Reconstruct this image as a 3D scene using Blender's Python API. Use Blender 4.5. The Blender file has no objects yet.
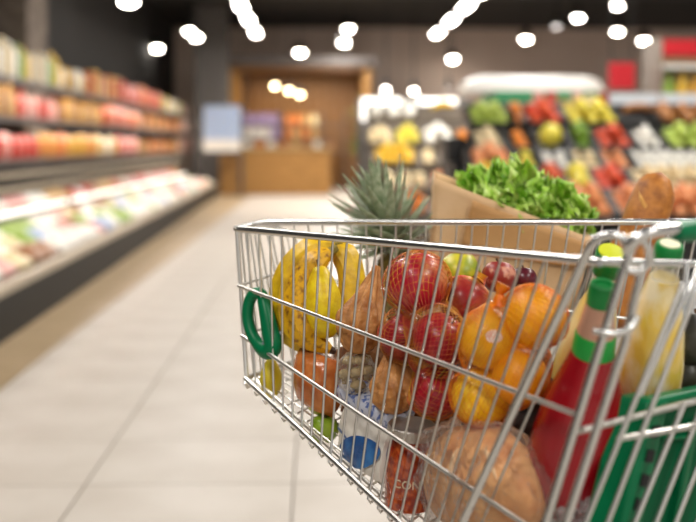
import bpy, math, random
from mathutils import Vector, Matrix, noise
random.seed(7)
scene = bpy.context.scene
COL = scene.collection

# ------------------------------------------------------------------ camera
F, CX, HY, HC, YAW = 1000.0, 348.0, 145.0, 1.10, math.radians(1.775)
cam_data = bpy.data.cameras.new('camera')
cam = bpy.data.objects.new('camera', cam_data)
COL.objects.link(cam)
cam_data.sensor_width = 36.0
cam_data.lens = 36.0 * F / 696.0
cam_data.shift_y = -(261.0 - HY) / 696.0
cam_data.clip_start = 0.02
cam_data.clip_end = 200
cam_data.dof.use_dof = True
cam_data.dof.focus_distance = 1.45
cam_data.dof.aperture_fstop = 2.5
cam.location = (0, 0, HC)
cam.rotation_euler = (math.pi / 2, 0, -YAW)
scene.camera = cam

# ------------------------------------------------------------------ world, large lights, exposure
world = bpy.data.worlds.new('store_ambient')
scene.world = world
world.use_nodes = True
world.node_tree.nodes['Background'].inputs[0].default_value = (1.0, 0.97, 0.93, 1)
world.node_tree.nodes['Background'].inputs[1].default_value = 0.66
scene.view_settings.view_transform = 'Standard'
scene.view_settings.look = 'None'
scene.view_settings.gamma = 1.0
scene.view_settings.use_curve_mapping = False
scene.view_settings.exposure = 0.30


def area(name, loc, sx, sy, power, col=(1, 0.96, 0.9), rot=(0, 0, 0)):
    l = bpy.data.lights.new(name, 'AREA')
    l.shape = 'RECTANGLE'
    l.size, l.size_y = sx, sy
    l.energy = power
    l.color = col
    o = bpy.data.objects.new(name, l)
    COL.objects.link(o)
    o.location = loc
    o.rotation_euler = rot
    return o


# the store's rows of ceiling luminaires over the aisle and over the produce
for i in range(4):  # unseen pair behind the camera is made stronger, key for the cart front
    area('row_light', (-1.26, -1.5 + 4.2 * i, 3.45), 0.25, 2.6, 105 if i == 0 else 58)
    area('row_light', (2.5, -1.5 + 4.2 * i, 3.45), 0.25, 2.6, 105 if i == 0 else 84)
for y in (17.5, 22.0):
    area('row_light', (0.6, y, 3.5), 0.3, 2.6, 190)

# ------------------------------------------------------------------ coordinates


def W(a, d, z):
    """camera-aligned ground coordinates (right, ahead, up) -> world"""
    c, s = math.cos(YAW), math.sin(YAW)
    return Vector((a * c + d * s, -a * s + d * c, z))


def P(px, py, d):
    return W((px - CX) / F * d, d, HC - (py - HY) / F * d)


# ------------------------------------------------------------------ materials
MATS = {}


def lin(h):
    h = h.lstrip('#')
    out = []
    for i in (0, 2, 4):
        v = int(h[i:i + 2], 16) / 255
        out.append(v / 12.92 if v <= 0.04045 else ((v + 0.055) / 1.055) ** 2.4)
    return (*out, 1)


def mat(name, col, rough=0.5, metal=0.0, col2=None, scale=20, bump=0.0, bscale=60, alpha=1.0, trans=0.0,
        emit=0.0, spec=0.5, sss=0.0, coat=0.0, lo=0.4, hi=0.65, coords='Object', stretch=None, ior=1.45):
    if name in MATS:
        return MATS[name]
    m = bpy.data.materials.new(name)
    m.use_nodes = True
    nt = m.node_tree
    b = nt.nodes['Principled BSDF']
    b.inputs['Base Color'].default_value = lin(col)
    b.inputs['Roughness'].default_value = rough
    b.inputs['Metallic'].default_value = metal
    b.inputs['Alpha'].default_value = alpha
    b.inputs['Transmission Weight'].default_value = trans
    b.inputs['IOR'].default_value = ior
    b.inputs['Specular IOR Level'].default_value = spec
    b.inputs['Coat Weight'].default_value = coat
    if sss:
        b.inputs['Subsurface Weight'].default_value = sss
        b.inputs['Subsurface Radius'].default_value = (0.01, 0.006, 0.003)
    if emit:
        b.inputs['Emission Color'].default_value = lin(col)
        b.inputs['Emission Strength'].default_value = emit
    if col2 or bump:
        tc = nt.nodes.new('ShaderNodeTexCoord')
        src = tc.outputs[coords]
        if stretch:
            mp = nt.nodes.new('ShaderNodeMapping')
            mp.inputs['Scale'].default_value = stretch
            nt.links.new(src, mp.inputs[0])
            src = mp.outputs[0]
    if col2:
        n = nt.nodes.new('ShaderNodeTexNoise')
        n.inputs['Scale'].default_value = scale
        n.inputs['Detail'].default_value = 4
        nt.links.new(src, n.inputs['Vector'])
        r = nt.nodes.new('ShaderNodeValToRGB')
        r.color_ramp.elements[0].position, r.color_ramp.elements[1].position = lo, hi
        r.color_ramp.elements[0].color, r.color_ramp.elements[1].color = lin(col), lin(col2)
        nt.links.new(n.outputs['Fac'], r.inputs[0])
        nt.links.new(r.outputs[0], b.inputs['Base Color'])
        if emit:
            nt.links.new(r.outputs[0], b.inputs['Emission Color'])
    if bump:
        n2 = nt.nodes.new('ShaderNodeTexNoise')
        n2.inputs['Scale'].default_value = bscale
        n2.inputs['Detail'].default_value = 3
        nt.links.new(src, n2.inputs['Vector'])
        bp = nt.nodes.new('ShaderNodeBump')
        bp.inputs['Strength'].default_value = bump
        bp.inputs['Distance'].default_value = 0.004
        nt.links.new(n2.outputs['Fac'], bp.inputs['Height'])
        nt.links.new(bp.outputs[0], b.inputs['Normal'])
    MATS[name] = m
    return m


chrome = mat('zinc_wire', '#d9d6d1', 0.36, 1.0)
chrome_t = mat('chrome_tube', '#dedddb', 0.27, 1.0)
green_pl = mat('green_plastic', '#036c42', 0.36, spec=0.3)
dark_rub = mat('dark_rubber', '#1b1b1c', 0.6)

# ------------------------------------------------------------------ mesh builder


class MB:
    def __init__(s):
        s.v, s.f = [], []

    def add(s, vs, fs):
        n = len(s.v)
        s.v += [tuple(v) for v in vs]
        s.f += [tuple(i + n for i in f) for f in fs]
        return s

    def box(s, c, size, M=None, taper=1.0):
        x, y, z = size[0] / 2, size[1] / 2, size[2] / 2
        vs = [Vector((a * x * (taper if e > 0 else 1), b * y * (taper if e > 0 else 1), e * z)) for e in (-1, 1) for a, b in ((-1, -1), (1, -1), (1, 1), (-1, 1))]
        if M:
            vs = [M @ v for v in vs]
        vs = [v + Vector(c) for v in vs]
        return s.add(vs, [(3, 2, 1, 0), (4, 5, 6, 7), (0, 1, 5, 4), (1, 2, 6, 5), (2, 3, 7, 6), (3, 0, 4, 7)])

    def tube(s, pts, r, n=8, closed=False):
        pts = [Vector(p) for p in pts]
        m = len(pts)
        rr = r if isinstance(r, (list, tuple)) else [r] * m
        tan = []
        for i in range(m):
            if closed:
                t = pts[(i + 1) % m] - pts[i - 1]
            else:
                t = pts[min(i + 1, m - 1)] - pts[max(i - 1, 0)]
            tan.append(t.normalized() if t.length > 1e-9 else Vector((0, 0, 1)))
        up = Vector((0, 0, 1)) if abs(tan[0].z) < 0.9 else Vector((1, 0, 0))
        nrm = (up - tan[0] * up.dot(tan[0])).normalized()
        vs = []
        for i in range(m):
            nrm = (nrm - tan[i] * nrm.dot(tan[i])).normalized()
            bi = tan[i].cross(nrm)
            for k in range(n):
                a = 2 * math.pi * k / n
                vs.append(pts[i] + (nrm * math.cos(a) + bi * math.sin(a)) * rr[i])
        fs = []
        for i in range(m if closed else m - 1):
            for k in range(n):
                j = (i + 1) % m
                fs.append((i * n + k, i * n + (k + 1) % n, j * n + (k + 1) % n, j * n + k))
        if not closed:
            fs.append(tuple(range(n - 1, -1, -1)))
            fs.append(tuple((m - 1) * n + k for k in range(n)))
        return s.add(vs, fs)

    def lathe(s, prof, n=20, M=None, wob=None):
        """prof = [(radius, height)], closed with caps"""
        vs = []
        for r, h in prof:
            for k in range(n):
                a = 2 * math.pi * k / n
                q = r * (wob(a, h) if wob else 1)
                v = Vector((q * math.cos(a), q * math.sin(a), h))
                vs.append(M @ v if M else v)
        fs = []
        for i in range(len(prof) - 1):
            for k in range(n):
                fs.append((i * n + k, i * n + (k + 1) % n, (i + 1) * n + (k + 1) % n, (i + 1) * n + k))
        fs.append(tuple(range(n - 1, -1, -1)))
        fs.append(tuple((len(prof) - 1) * n + k for k in range(n)))
        return s.add(vs, fs)

    def blob(s, fn, nu=24, nv=14):
        """closed surface: fn(unit vector) -> point"""
        vs = [fn(Vector((0, 0, -1)))]
        for j in range(1, nv):
            t = math.pi * j / nv - math.pi / 2
            for i in range(nu):
                a = 2 * math.pi * i / nu
                vs.append(fn(Vector((math.cos(t) * math.cos(a), math.cos(t) * math.sin(a), math.sin(t)))))
        vs.append(fn(Vector((0, 0, 1))))
        fs = []
        for i in range(nu):
            fs.append((0, 1 + (i + 1) % nu, 1 + i))
        for j in range(nv - 2):
            for i in range(nu):
                a, b = 1 + j * nu + i, 1 + j * nu + (i + 1) % nu
                fs.append((a, b, b + nu, a + nu))
        l = len(vs) - 1
        o = 1 + (nv - 2) * nu
        for i in range(nu):
            fs.append((o + i, o + (i + 1) % nu, l))
        return s.add(vs, fs)

    def grid(s, fn, nu, nv):
        vs = [fn(i / nu, j / nv) for j in range(nv + 1) for i in range(nu + 1)]
        fs = [(j * (nu + 1) + i, j * (nu + 1) + i + 1, (j + 1) * (nu + 1) + i + 1, (j + 1) * (nu + 1) + i) for j in range(nv) for i in range(nu)]
        return s.add(vs, fs)

    def mesh(s, name, m, smooth=True, origin=None):
        me = bpy.data.meshes.new(name)
        o = Vector(origin) if origin is not None else Vector((0, 0, 0))
        me.from_pydata([Vector(v) - o for v in s.v], [], s.f)
        me.materials.append(m)
        if smooth:
            me.polygons.foreach_set('use_smooth', [True] * len(me.polygons))
            try:
                me.set_sharp_from_angle(angle=math.radians(42))
            except Exception:
                pass
        me.update()
        return me

    def build(s, name, m, parent=None, smooth=True, origin=None, mods=None):
        """vertices are world coordinates; origin = where the object's origin goes"""
        if parent is not None and origin is None:
            origin = parent_world(parent)
        if origin is None:
            zs = min(v[2] for v in s.v)
            xs = [v[0] for v in s.v]
            ys = [v[1] for v in s.v]
            origin = ((min(xs) + max(xs)) / 2, (min(ys) + max(ys)) / 2, zs)
        me = s.mesh(name, m, smooth, origin)
        o = bpy.data.objects.new(name, me)
        COL.objects.link(o)
        if parent is None:
            o.location = origin
        else:
            o.parent = parent
            o.location = Vector(origin) - parent_world(parent)
        if mods:
            mods(o)
        return o


WPOS = {}


def parent_world(o):
    p = Vector((0, 0, 0))
    while o is not None:
        p += o.location
        o = o.parent
    return p


def tag(o, label=None, cat=None, group=None, kind=None):
    if label:
        o['label'] = label
    if cat:
        o['category'] = cat
    if group:
        o['group'] = group
    if kind:
        o['kind'] = kind
    return o


def thing(name, label, cat, loc=(0, 0, 0), group=None):
    o = bpy.data.objects.new(name, None)
    o.empty_display_size = 0.05
    COL.objects.link(o)
    o.location = loc
    return tag(o, label, cat, group)


def put(me, name, loc, rot=(0, 0, 0), sc=(1, 1, 1), parent=None):
    o = bpy.data.objects.new(name, me)
    COL.objects.link(o)
    o.location = loc
    o.rotation_euler = rot
    o.scale = sc
    o.parent = parent
    return o


def lerp(a, b, t):
    return a + (b - a) * t


def arc(pts, n=6):
    """smooth polyline through control points (Catmull-Rom)"""
    pts = [Vector(p) for p in pts]
    out = []
    for i in range(len(pts) - 1):
        p0, p1, p2, p3 = pts[max(i - 1, 0)], pts[i], pts[i + 1], pts[min(i + 2, len(pts) - 1)]
        for k in range(n):
            t = k / n
            out.append(0.5 * ((2 * p1) + (p2 - p0) * t + (2 * p0 - 5 * p1 + 4 * p2 - p3) * t * t + (3 * p1 - p0 - 3 * p2 + p3) * t ** 3))
    out.append(pts[-1])
    return out


def frame_to(axis):
    """rotation whose local z is the given axis"""
    return Vector(axis).to_track_quat('Z', 'Y').to_matrix()


def nz(v, s=1.0, o=0.0):
    return noise.noise(Vector(v) * s + Vector((o, o * 1.7, o * 0.3)))


# ================================================================== SETTING
def struct(mb, name, m, smooth=False, origin=None):
    return tag(mb.build(name, m, smooth=smooth, origin=origin), kind='structure')


floor = struct(MB().box((4, 12, -0.06), (30, 40, 0.1)), 'floor', mat('tile_grout', '#a39c93', 0.6))
tile_m = mat('floor_tile', '#bdb4aa', 0.40, col2='#b3a99e', scale=3, spec=0.4)
strip_m = mat('floor_border_tile', '#a89070', 0.42, col2='#9e8766', scale=4, spec=0.4)
TX, TY = 0.675, 0.49


def tile_mesh(name, sx, sy, m):
    mb = MB()
    mb.box((0, 0, -0.006), (sx, sy, 0.012), taper=1 - 0.003 / sx)
    return mb.mesh(name, m, False)


tm = tile_mesh('tile', TX - 0.004, TY - 0.004, tile_m)
xt = [-1.425 + TX * (i + 0.5) for i in range(10)]
for j in range(28):
    y = 1.79 + TY * (j + 0.5)
    for i, x in enumerate(xt):
        if i > 4 and j > 7:
            continue
        put(tm, 'tile', (x, y, 0.0), parent=floor).location = Vector((x, y, 0.0)) - floor.location
tm3 = tile_mesh('border_tile', 0.746, 0.9, strip_m)
for j in range(22):
    put(tm3, 'border_tile', Vector((-1.80, 1.6 + 0.905 * (j + 0.5), 0)) - floor.location, parent=floor)
# beyond the reach of single tiles the paving continues as one field
field = MB()
for (x0, x1, y0, y1) in ((-1.425, 1.95, 15.52, 27), (1.955, 12, 5.72, 27), (5.33, 12, 1.6, 5.7)):
    field.box(((x0 + x1) / 2, (y0 + y1) / 2, -0.006), (x1 - x0, y1 - y0, 0.012))
tag(field.build('far_tiles', tile_m, floor, smooth=False), kind='stuff')

ceiling = struct(MB().box((4, 12, 4.4), (30, 40, 0.16)), 'ceiling', mat('black_ceiling', '#24211f', 0.85))
wall_m = mat('taupe_wall', '#e0cabb', 0.7, col2='#d6bfaf', scale=0.6)
struct(MB().box((4, 27.6, 2.1), (30, 0.2, 4.44)), 'wall_back', wall_m)
struct(MB().box((-4.0, 12, 2.1), (0.2, 40, 4.44)), 'wall_left', mat('dark_wall', '#1f1c1b', 0.8))
# dark services hanging under the ceiling
dk = mat('dark_duct', '#191716', 0.6)
for k, (y, w) in enumerate(((10.5, 0.5), (14.5, 0.4), (19.0, 0.5))):
    struct(MB().box((4, y, 4.12), (29, w, 0.36)), 'trim_%d' % (k + 1), dk)
struct(MB().tube([(-3.6, 6, 3.95), (9, 11, 3.95)], 0.16, 12), 'trim_4', mat('grey_duct', '#3a3533', 0.5), smooth=True)
# columns
colm = mat('column_concrete', '#75685d', 0.8, col2='#5c5047', scale=9)
struct(MB().box((-3.5, 11.2, 2.15), (0.8, 0.8, 4.3)), 'trim_5', colm)
struct(MB().box((-2.42, 23.2, 2.15), (0.72, 0.7, 4.3)), 'trim_6', mat('grey_column', '#5a5654', 0.6))

# ================================================================== LEFT: chilled case with shelves above
black = mat('black_panel', '#0e0d0c', 0.5, spec=.25)
beige = mat('beige_bumper', '#b8aa95', 0.4)
shelf_m = mat('shelf_grey', '#4a4442', 0.45)
white_e = mat('white_case', '#e8e6e2', 0.35)
Y0, Y1 = 4.6, 21.1
case = thing('chilled_display_case', 'long low open chilled case with black kick plate along the left aisle', 'display case', (-2.5, 13.3, 0))
YC, YL = (Y0 + Y1) / 2, Y1 - Y0


def long_box(name, m, x0, x1, z0, z1, parent, y0=Y0, y1=Y1):
    return MB().box(((x0 + x1) / 2, (y0 + y1) / 2, (z0 + z1) / 2), (x1 - x0, y1 - y0, z1 - z0)).build(name, m, parent, smooth=False)




def front_x(y):
    return lerp(-1.70, -2.12, (y - 4.6) / 16.5)


def front_box(name, m, off0, off1, z0, z1):
    q = []
    for z in (z0, z1):
        q += [(front_x(Y0) - off1, Y0, z), (front_x(Y0) - off0, Y0, z), (front_x(Y1) - off0, Y1, z), (front_x(Y1) - off1, Y1, z)]
    return MB().add(q, [(3, 2, 1, 0), (4, 5, 6, 7), (0, 1, 5, 4), (1, 2, 6, 5), (2, 3, 7, 6), (3, 0, 4, 7)]).build(name, m, case, smooth=False)


front_box('kick_plate', black, .02, .25, 0.0, 0.262)
front_box('bumper', beige, 0.0, .07, 0.266, 0.315)
mb = MB()
prof = [(-9, 0.275), (-2.75, 0.34), (-2.75, 0.44), (-3.06, 0.54), (-3.06, 0.66), (-3.14, 0.66), (-3.14, 0.20), (-9, 0.20)]
vs = [(x if x > -5 else front_x(y) - .06, y, z) for y in (Y0, Y1) for x, z in prof]
n = len(prof)
mb.add(vs, [tuple(range(n)), tuple(range(2 * n - 1, n - 1, -1))] + [(i, i + n, (i + 1) % n + n, (i + 1) % n) for i in range(n)])
mb.build('deck', mat('deck_grey', '#4a4542', .5), case, smooth=False)
y = Y0
k = 0
led = mat('led_price_rail', '#fff8ee', 0.4, emit=1.5)
while y < Y1 - 1.5:
    L = 3.1
    long_box('price_rail', led, -2.765, -2.735, 0.468, 0.502, case, y, min(y + L, Y1))
    y += L + 0.25
long_box('upper_fascia', black, -3.14, -2.86, 0.68, 0.84, case)
long_box('upper_bumper', beige, -2.89, -2.845, 0.665, 0.705, case)
long_box('upper_bumper', beige, -2.89, -2.845, 0.80, 0.835, case)
area('case_light', (-2.87, YC, 0.655), 0.05, YL, 3.5, (1, 0.97, 0.94))

rack = thing('grocery_shelving', 'long grey shelving with colourful packets above the left chilled case', 'shelving', (-3.3, 13.3, 0.84))
SH = (0.945, 1.375, 1.765)
YS1 = 25.0
long_box('back_panel', mat('shelf_back', '#3b2f29', 0.7), -3.62, -3.58, 0.0, 2.1, rack, Y0, YS1)
for z in SH:
    long_box('shelf', shelf_m, -3.58, -3.02, z - 0.035, z - 0.01, rack, Y0, YS1)
    long_box('shelf_lip', mat('shelf_lip', '#6a625f', 0.4), -3.02, -2.995, z - 0.05, z + 0.01, rack, Y0, YS1)
yy = Y0
while yy < YS1 + 0.1:
    MB().box((-3.57, yy, 1.05), (0.05, 0.05, 2.1)).build('upright', shelf_m, rack, smooth=False)
    yy += 2.04
for z in SH[1:]:
    area('shelf_light', (-3.06, (Y0 + YS1) / 2, z - 0.055), 0.04, YS1 - Y0, 48, (1, 0.9, 0.78), (0, math.radians(-30), 0))

# ---- packets: a few shapes, shared mesh per shape and colour
PAL = {'yellow': '#e2b437', 'red': '#c5352c', 'orange': '#d9782e', 'white': '#efe9df', 'cream': '#e8d3a5', 'green': '#8aa83a',
       'brown': '#9a6237', 'pink': '#e0a097', 'purple': '#9b86b8', 'blue': '#9fb4d6', 'tan': '#c79a5c', 'gold': '#d29a2b'}
PM = {}


def pcol(c):
    return mat('print_' + c, PAL[c], 0.35, col2={'white': '#cfc8bf', 'cream': '#d8b46a'}.get(c, '#f0e2c8'), scale=14, lo=0.6, hi=0.66, stretch=(1, 1, 2.5))


def shape_mesh(kind, c):
    key = (kind, c)
    if key in PM:
        return PM[key]
    mb = MB()
    if kind == 'carton':       # gable top
        mb.box((0, 0, 0.38), (0.62, 0.62, 0.76))
        mb.add([(-.31, -.31, .76), (.31, -.31, .76), (.31, .31, .76), (-.31, .31, .76), (-.31, 0, .94), (.31, 0, .94), (-.31, 0, 1.0), (.31, 0, 1.0)],
               [(0, 1, 5, 4), (2, 3, 4, 5), (1, 2, 5), (3, 0, 4), (4, 5, 7, 6)])
    elif kind == 'pouch':      # pillow bag with crimped ends
        def fn(u, v):
            s = math.sin(math.pi * v) ** 0.5
            a = 2 * math.pi * u
            return Vector((0.46 * math.copysign(abs(math.cos(a)) ** 0.7, math.cos(a)), (0.04 + 0.22 * s) * math.sin(a), v))
        mb.grid(fn, 12, 8)
    elif kind == 'bottle':
        mb.lathe([(.26, 0), (.30, .04), (.30, .55), (.22, .70), (.10, .80), (.10, .90), (.13, .90), (.13, 1.0), (.10, 1.0)], 12)
    elif kind == 'jar':
        mb.lathe([(.36, 0), (.42, .06), (.42, .70), (.34, .80), (.38, .80), (.38, 1.0), (.34, 1.0)], 12)
    elif kind == 'box':        # cardboard box with a tucked lid edge
        mb.box((0, 0, .47), (.86, .5, .94))
        mb.box((0, 0, .97), (.88, .52, .06))
    elif kind == 'tray':       # food tray with domed film
        mb.box((0, 0, .22), (.8, .9, .44), taper=1.12)
        mb.grid(lambda u, v: Vector(((u - .5) * .86, (v - .5) * .98, .44 + .56 * (math.sin(math.pi * u) * math.sin(math.pi * v)) ** .45 * (0.85 + .15 * math.sin(9 * u + 7 * v)))), 8, 8)
    PM[key] = mb.mesh(kind, pcol(c), kind in ('pouch', 'bottle', 'jar', 'tray'))
    return PM[key]


NAMES = {'carton': ('drink_carton', 'carton'), 'pouch': ('snack_pouch', 'pouch'), 'bottle': ('sauce_bottle', 'bottle'), 'jar': ('preserve_jar', 'jar'), 'box': ('food_box', 'box'), 'tray': ('chilled_food_tray', 'tray')}


def product(kind, c, loc, w, h, rz, where, dep=None, rx=0.0):
    nm, cat = NAMES[kind]
    o = put(shape_mesh(kind, c), nm, loc, (rx, 0, rz), (w, dep or w, h))
    if loc[0] < -1.6 and loc[1] < 21.2:
        where = where + (' at the near end', ' midway along', ' toward the kiosk')[(loc[1] > 11.5) + (loc[1] > 16.5)]
    lab = '%s %s %s' % (c, {'carton': 'drink carton', 'pouch': 'snack pouch', 'bottle': 'sauce bottle', 'jar': 'preserve jar', 'box': 'food box', 'tray': 'wrapped food tray'}[kind], where)
    tag(o, lab, cat, '%s %s' % (kind + ('es' if kind in ('box', 'pouch') else 's'), where))
    return o


rows = [
    (SH[2], 'on the top left shelf', [('carton', ('white', 'green', 'yellow', 'white', 'cream'), 9.0, 12.0, .42, .22), ('pouch', ('cream', 'white', 'yellow', 'brown'), 12.0, 13.6, .32, .2),
                                    ('box', ('red', 'yellow', 'red', 'cream'), 13.6, 16.2, .36, .26), ('pouch', ('red', 'orange', 'red', 'pink'), 16.2, 20, .36, .3), ('box', ('green', 'yellow', 'white'), 20, 22.6, .3, .3), ('box', ('pink', 'white', 'brown'), 22.6, 24.8, .26, .32)]),
    (SH[1], 'on the middle left shelf', [('jar', ('brown', 'tan', 'brown'), 9.0, 10.4, .32, .16), ('bottle', ('red', 'red', 'pink'), 10.4, 12.1, .34, .24), ('jar', ('brown', 'gold', 'tan'), 12.1, 14.6, .3, .2),
                                       ('pouch', ('red', 'orange', 'pink'), 14.6, 17.4, .3, .3), ('box', ('tan', 'brown', 'orange'), 17.4, 22.4, .26, .3), ('box', ('white', 'pink', 'white'), 22.4, 24.8, .26, .34)]),
    (SH[0], 'on the lowest left shelf', [('pouch', ('red', 'pink', 'red'), 9.0, 11.2, .27, .24), ('pouch', ('gold', 'orange', 'gold'), 11.2, 14.2, .3, .24), ('pouch', ('cream', 'gold', 'white'), 14.2, 15.6, .28, .26),
                                       ('pouch', ('red', 'pink', 'pink'), 15.6, 17.6, .28, .28), ('box', ('tan', 'brown', 'orange'), 17.6, 22.2, .25, .32), ('box', ('white', 'pink', 'brown'), 22.2, 24.8, .26, .34)]),
]
for z, where, segs in rows:
    for kind, cols, ya, yb, h, w in segs:
        y = ya + w / 2
        i = 0
        while y < yb - w * 0.3:
            c = cols[i % len(cols)] if random.random() < .75 else random.choice(cols)
            product(kind, c, (-3.12 - random.random() * .03, y, z - 0.01), w * 1.05, h * random.uniform(.88, 1.08), math.pi / 2 + random.uniform(-.1, .1), where)
            if random.random() < .6:
                product(kind, c, (-3.36, y + .03, z - 0.01), w, h * random.uniform(.9, 1.0), math.pi / 2, where)
            y += w * random.uniform(1.0, 1.12)
            i += 1
# chilled goods: wrapped trays lying on the two sloping decks
a = math.atan2(0.16, 0.56)
for (xa, xb, za, zb, nrow, where, cols, sz) in ((-2.24, -2.72, .28, .335, 3, 'on the lower chilled deck', ('white', 'white', 'cream', 'pink', 'white', 'blue', 'green', 'brown', 'white'), .24),
                                             (-2.81, -3.02, .46, .527, 1, 'on the upper chilled deck', ('pink', 'tan', 'red', 'white', 'brown', 'pink'), .24)):
    for r in range(nrow):
        t = (r + .5) / nrow
        y = 5.6 + 0.11 * r
        while y < 20.9:
            o = product('tray', random.choice(cols), (lerp(front_x(y) - .1 if nrow > 1 else xa, xb, t), y, lerp(za, zb, t) + .012), .27, random.uniform(.09, .13), 0, ((('front row ', 'middle row ', 'back row ')[r] if nrow > 1 else '') + where), dep=.19)
            o.rotation_euler = (math.radians(15), 0, -math.pi / 2 + random.uniform(-.12, .12)) if False else (0, a, random.uniform(-.1, .1))
            o.scale = (.23 if nrow > 1 else .2, .27, random.uniform(.09, .13))
            y += random.uniform(.30, .40) if nrow > 1 else random.uniform(.3, .4)

# ================================================================== MIDDLE BACK: wooden counter and portal
wood = mat('oak_boards', '#a87a3e', 0.5, col2='#8d642f', scale=3, stretch=(1, 1, 9))
wood2 = mat('dark_oak', '#80592c', 0.5, col2='#6b4722', scale=3, stretch=(1, 1, 9))
desk = thing('wooden_counter', 'plain oak service counter standing before the wooden portal', 'counter', (-.9, 22, 0))
MB().box((-.92, 22.3, .5), (2.4, .62, 1.0)).build('body', wood2, desk, smooth=False)
for k in range(5):
    MB().box((-.92, 21.975, .1 + .19 * k), (2.42, .025, .183)).build('board', wood, desk, smooth=False)
MB().box((-.92, 22.3, 1.02), (2.5, .74, .045)).build('worktop', mat('counter_top', '#b99a68', .4), desk, smooth=False)

portal = thing('wooden_portal', 'tall oak portal framing the kiosk at the aisle end', 'portal', (-.4, 24.6, 0))
for x in (-1.98, 1.2):
    MB().box((x, 24.6, 1.44), (.16, 1.4, 2.88)).build('post', wood, portal, smooth=False)
MB().box((-.39, 24.6, 2.94), (3.34, 1.4, .13)).build('header', wood2, portal, smooth=False)
MB().box((-.39, 24.55, 3.1), (3.7, 1.6, .2)).build('cornice', mat('grey_cornice', '#57504c', .5), portal, smooth=False)
for k in range(14):
    MB().box((-1.79 + .214 * (k + .5), 25.28, 1.44), (.208, .04, 2.88)).build('board', wood2, portal, smooth=False)
area('portal_light', (-.4, 24.2, 2.82), 2.2, .3, 42, (1, .82, .55))

kshelf = thing('kiosk_shelf_unit', 'low dark shelf unit of lit goods inside the wooden portal', 'shelving', (-.5, 24.1, 0))
for z in (.95, 1.25, 1.55):
    MB().box((-.55, 24.1, z), (2.5, .5, .04)).build('shelf', shelf_m, kshelf, smooth=False)
for x in (-1.78, -.84, .1, .68):
    MB().box((x, 24.1, .95), (.04, .5, 1.9)).build('side_panel', shelf_m, kshelf, smooth=False)
for z in (1.27, 1.57):
    for k in range(4):
        product('box', 'purple' if z > 1.5 else random.choice(('purple', 'white', 'pink')), (-1.65 + .22 * k, 23.98, z), .22, .27, 0, 'in the kiosk behind the counter on the %s shelf' % ('upper' if z > 1.5 else 'lower'))
    for k in range(4):
        product('jar', random.choice(('cream', 'orange', 'tan')), (-.7 + .21 * k, 23.98, z), .19, .25, 0, 'in the kiosk behind the counter')
for k in range(8):
    product('pouch', random.choice(('brown', 'orange', 'white', 'tan')), (-1.66 + .28 * k, 23.98, .97), .22, .24, 0, 'in the kiosk behind the counter')
# stacked pale blue boxes left of the kiosk
for k in range(3):
    for q in range(4):
        bx_ = product('box', 'blue' if q > 0 else 'white', (-2.30 + .26 * k, 21.55 + .02 * k, .965 + .245 * q - .0), .30, .245, 0, 'stacked beside the oak counter', dep=.34)
        bx_['label'] = '%s box, %s of the %s stack left of the oak counter' % ('pale blue' if q else 'white', ('lowest', 'second lowest', 'second highest', 'topmost')[q], ('left', 'middle', 'right')[k])
pal = thing('stock_trolley', 'low dark trolley carrying the pale blue boxes', 'trolley', (-2.03, 21.55, 0))
MB().box((-2.03, 21.55, .93), (.9, .5, .06)).build('deck', shelf_m, pal, smooth=False)
for x in (-2.43, -1.63):
    for y in (21.35, 21.75):
        MB().box((x, y, .45), (.05, .05, .9)).build('leg', shelf_m, pal, smooth=False)
# pendants
glow = mat('warm_bulb', '#ffe3b0', .4, emit=26)
for px, y, z in ((275, 23.4, 2.50), (289, 23.0, 2.37), (300, 23.4, 2.30)):
    x = (px - 317) / 1000 * y
    pd = thing('pendant_lamp', {275: 'warm pendant lamp hanging highest under the portal', 289: 'middle warm pendant lamp under the portal', 300: 'lowest warm pendant lamp under the portal'}[px], 'lamp', (x, y, z), 'pendant lamps under the portal')
    MB().lathe([(.03, .17), (.06, .13), (.16, .02), (.15, .0)], 14, Matrix.Translation((x, y, z))).build('shade', dk, pd)
    MB().blob(lambda u: Vector((x, y, z - .01)) + u * .055, 12, 8).build('bulb', glow, pd)
    MB().tube([(x, y, z + .17), (x, y, 2.9 if y > 23.9 else 4.32)], .008, 6).build('cord', dk, pd)
# potted plant at the portal
pl = thing('potted_plant', 'tall leafy green plant in a pot beside the portal', 'plant', (1.02, 23.3, 0))
MB().lathe([(.16, 0), (.22, .5), (.24, .5), (.24, .54), (.2, .54)], 16, Matrix.Translation((1.02, 23.3, 0))).build('pot', wood2, pl)
MB().tube([(1.02, 23.3, .5), (1.03, 23.3, 1.2), (1.05, 23.3, 1.9)], .025, 6).build('stem', wood2, pl)
leaf_g = mat('plant_leaf', '#5c7d28', .5, col2='#3f5c1c', scale=8)
for k in range(40):
    b = Vector((1.03, 23.3, random.uniform(.9, 2.0)))
    d = Vector((random.uniform(-1, 1), random.uniform(-1, 1), random.uniform(-.2, .9))).normalized()
    sd = d.cross(Vector((0, 0, 1))).normalized()
    L = random.uniform(.25, .42)
    MB().grid(lambda u, v: b + d * L * v + Vector((0, 0, -.16 * v * v)) + sd * (u - .5) * .17 * math.sin(math.pi * min(1, v * .93 + .04)) + Vector((0, 0, .03 * abs(u - .5))), 2, 5).build('leaf', leaf_g, pl)

# ================================================================== RIGHT: produce stands
crate_m = mat('black_crate', '#1d1b1a', .5)
fruit_mesh = {}


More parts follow.
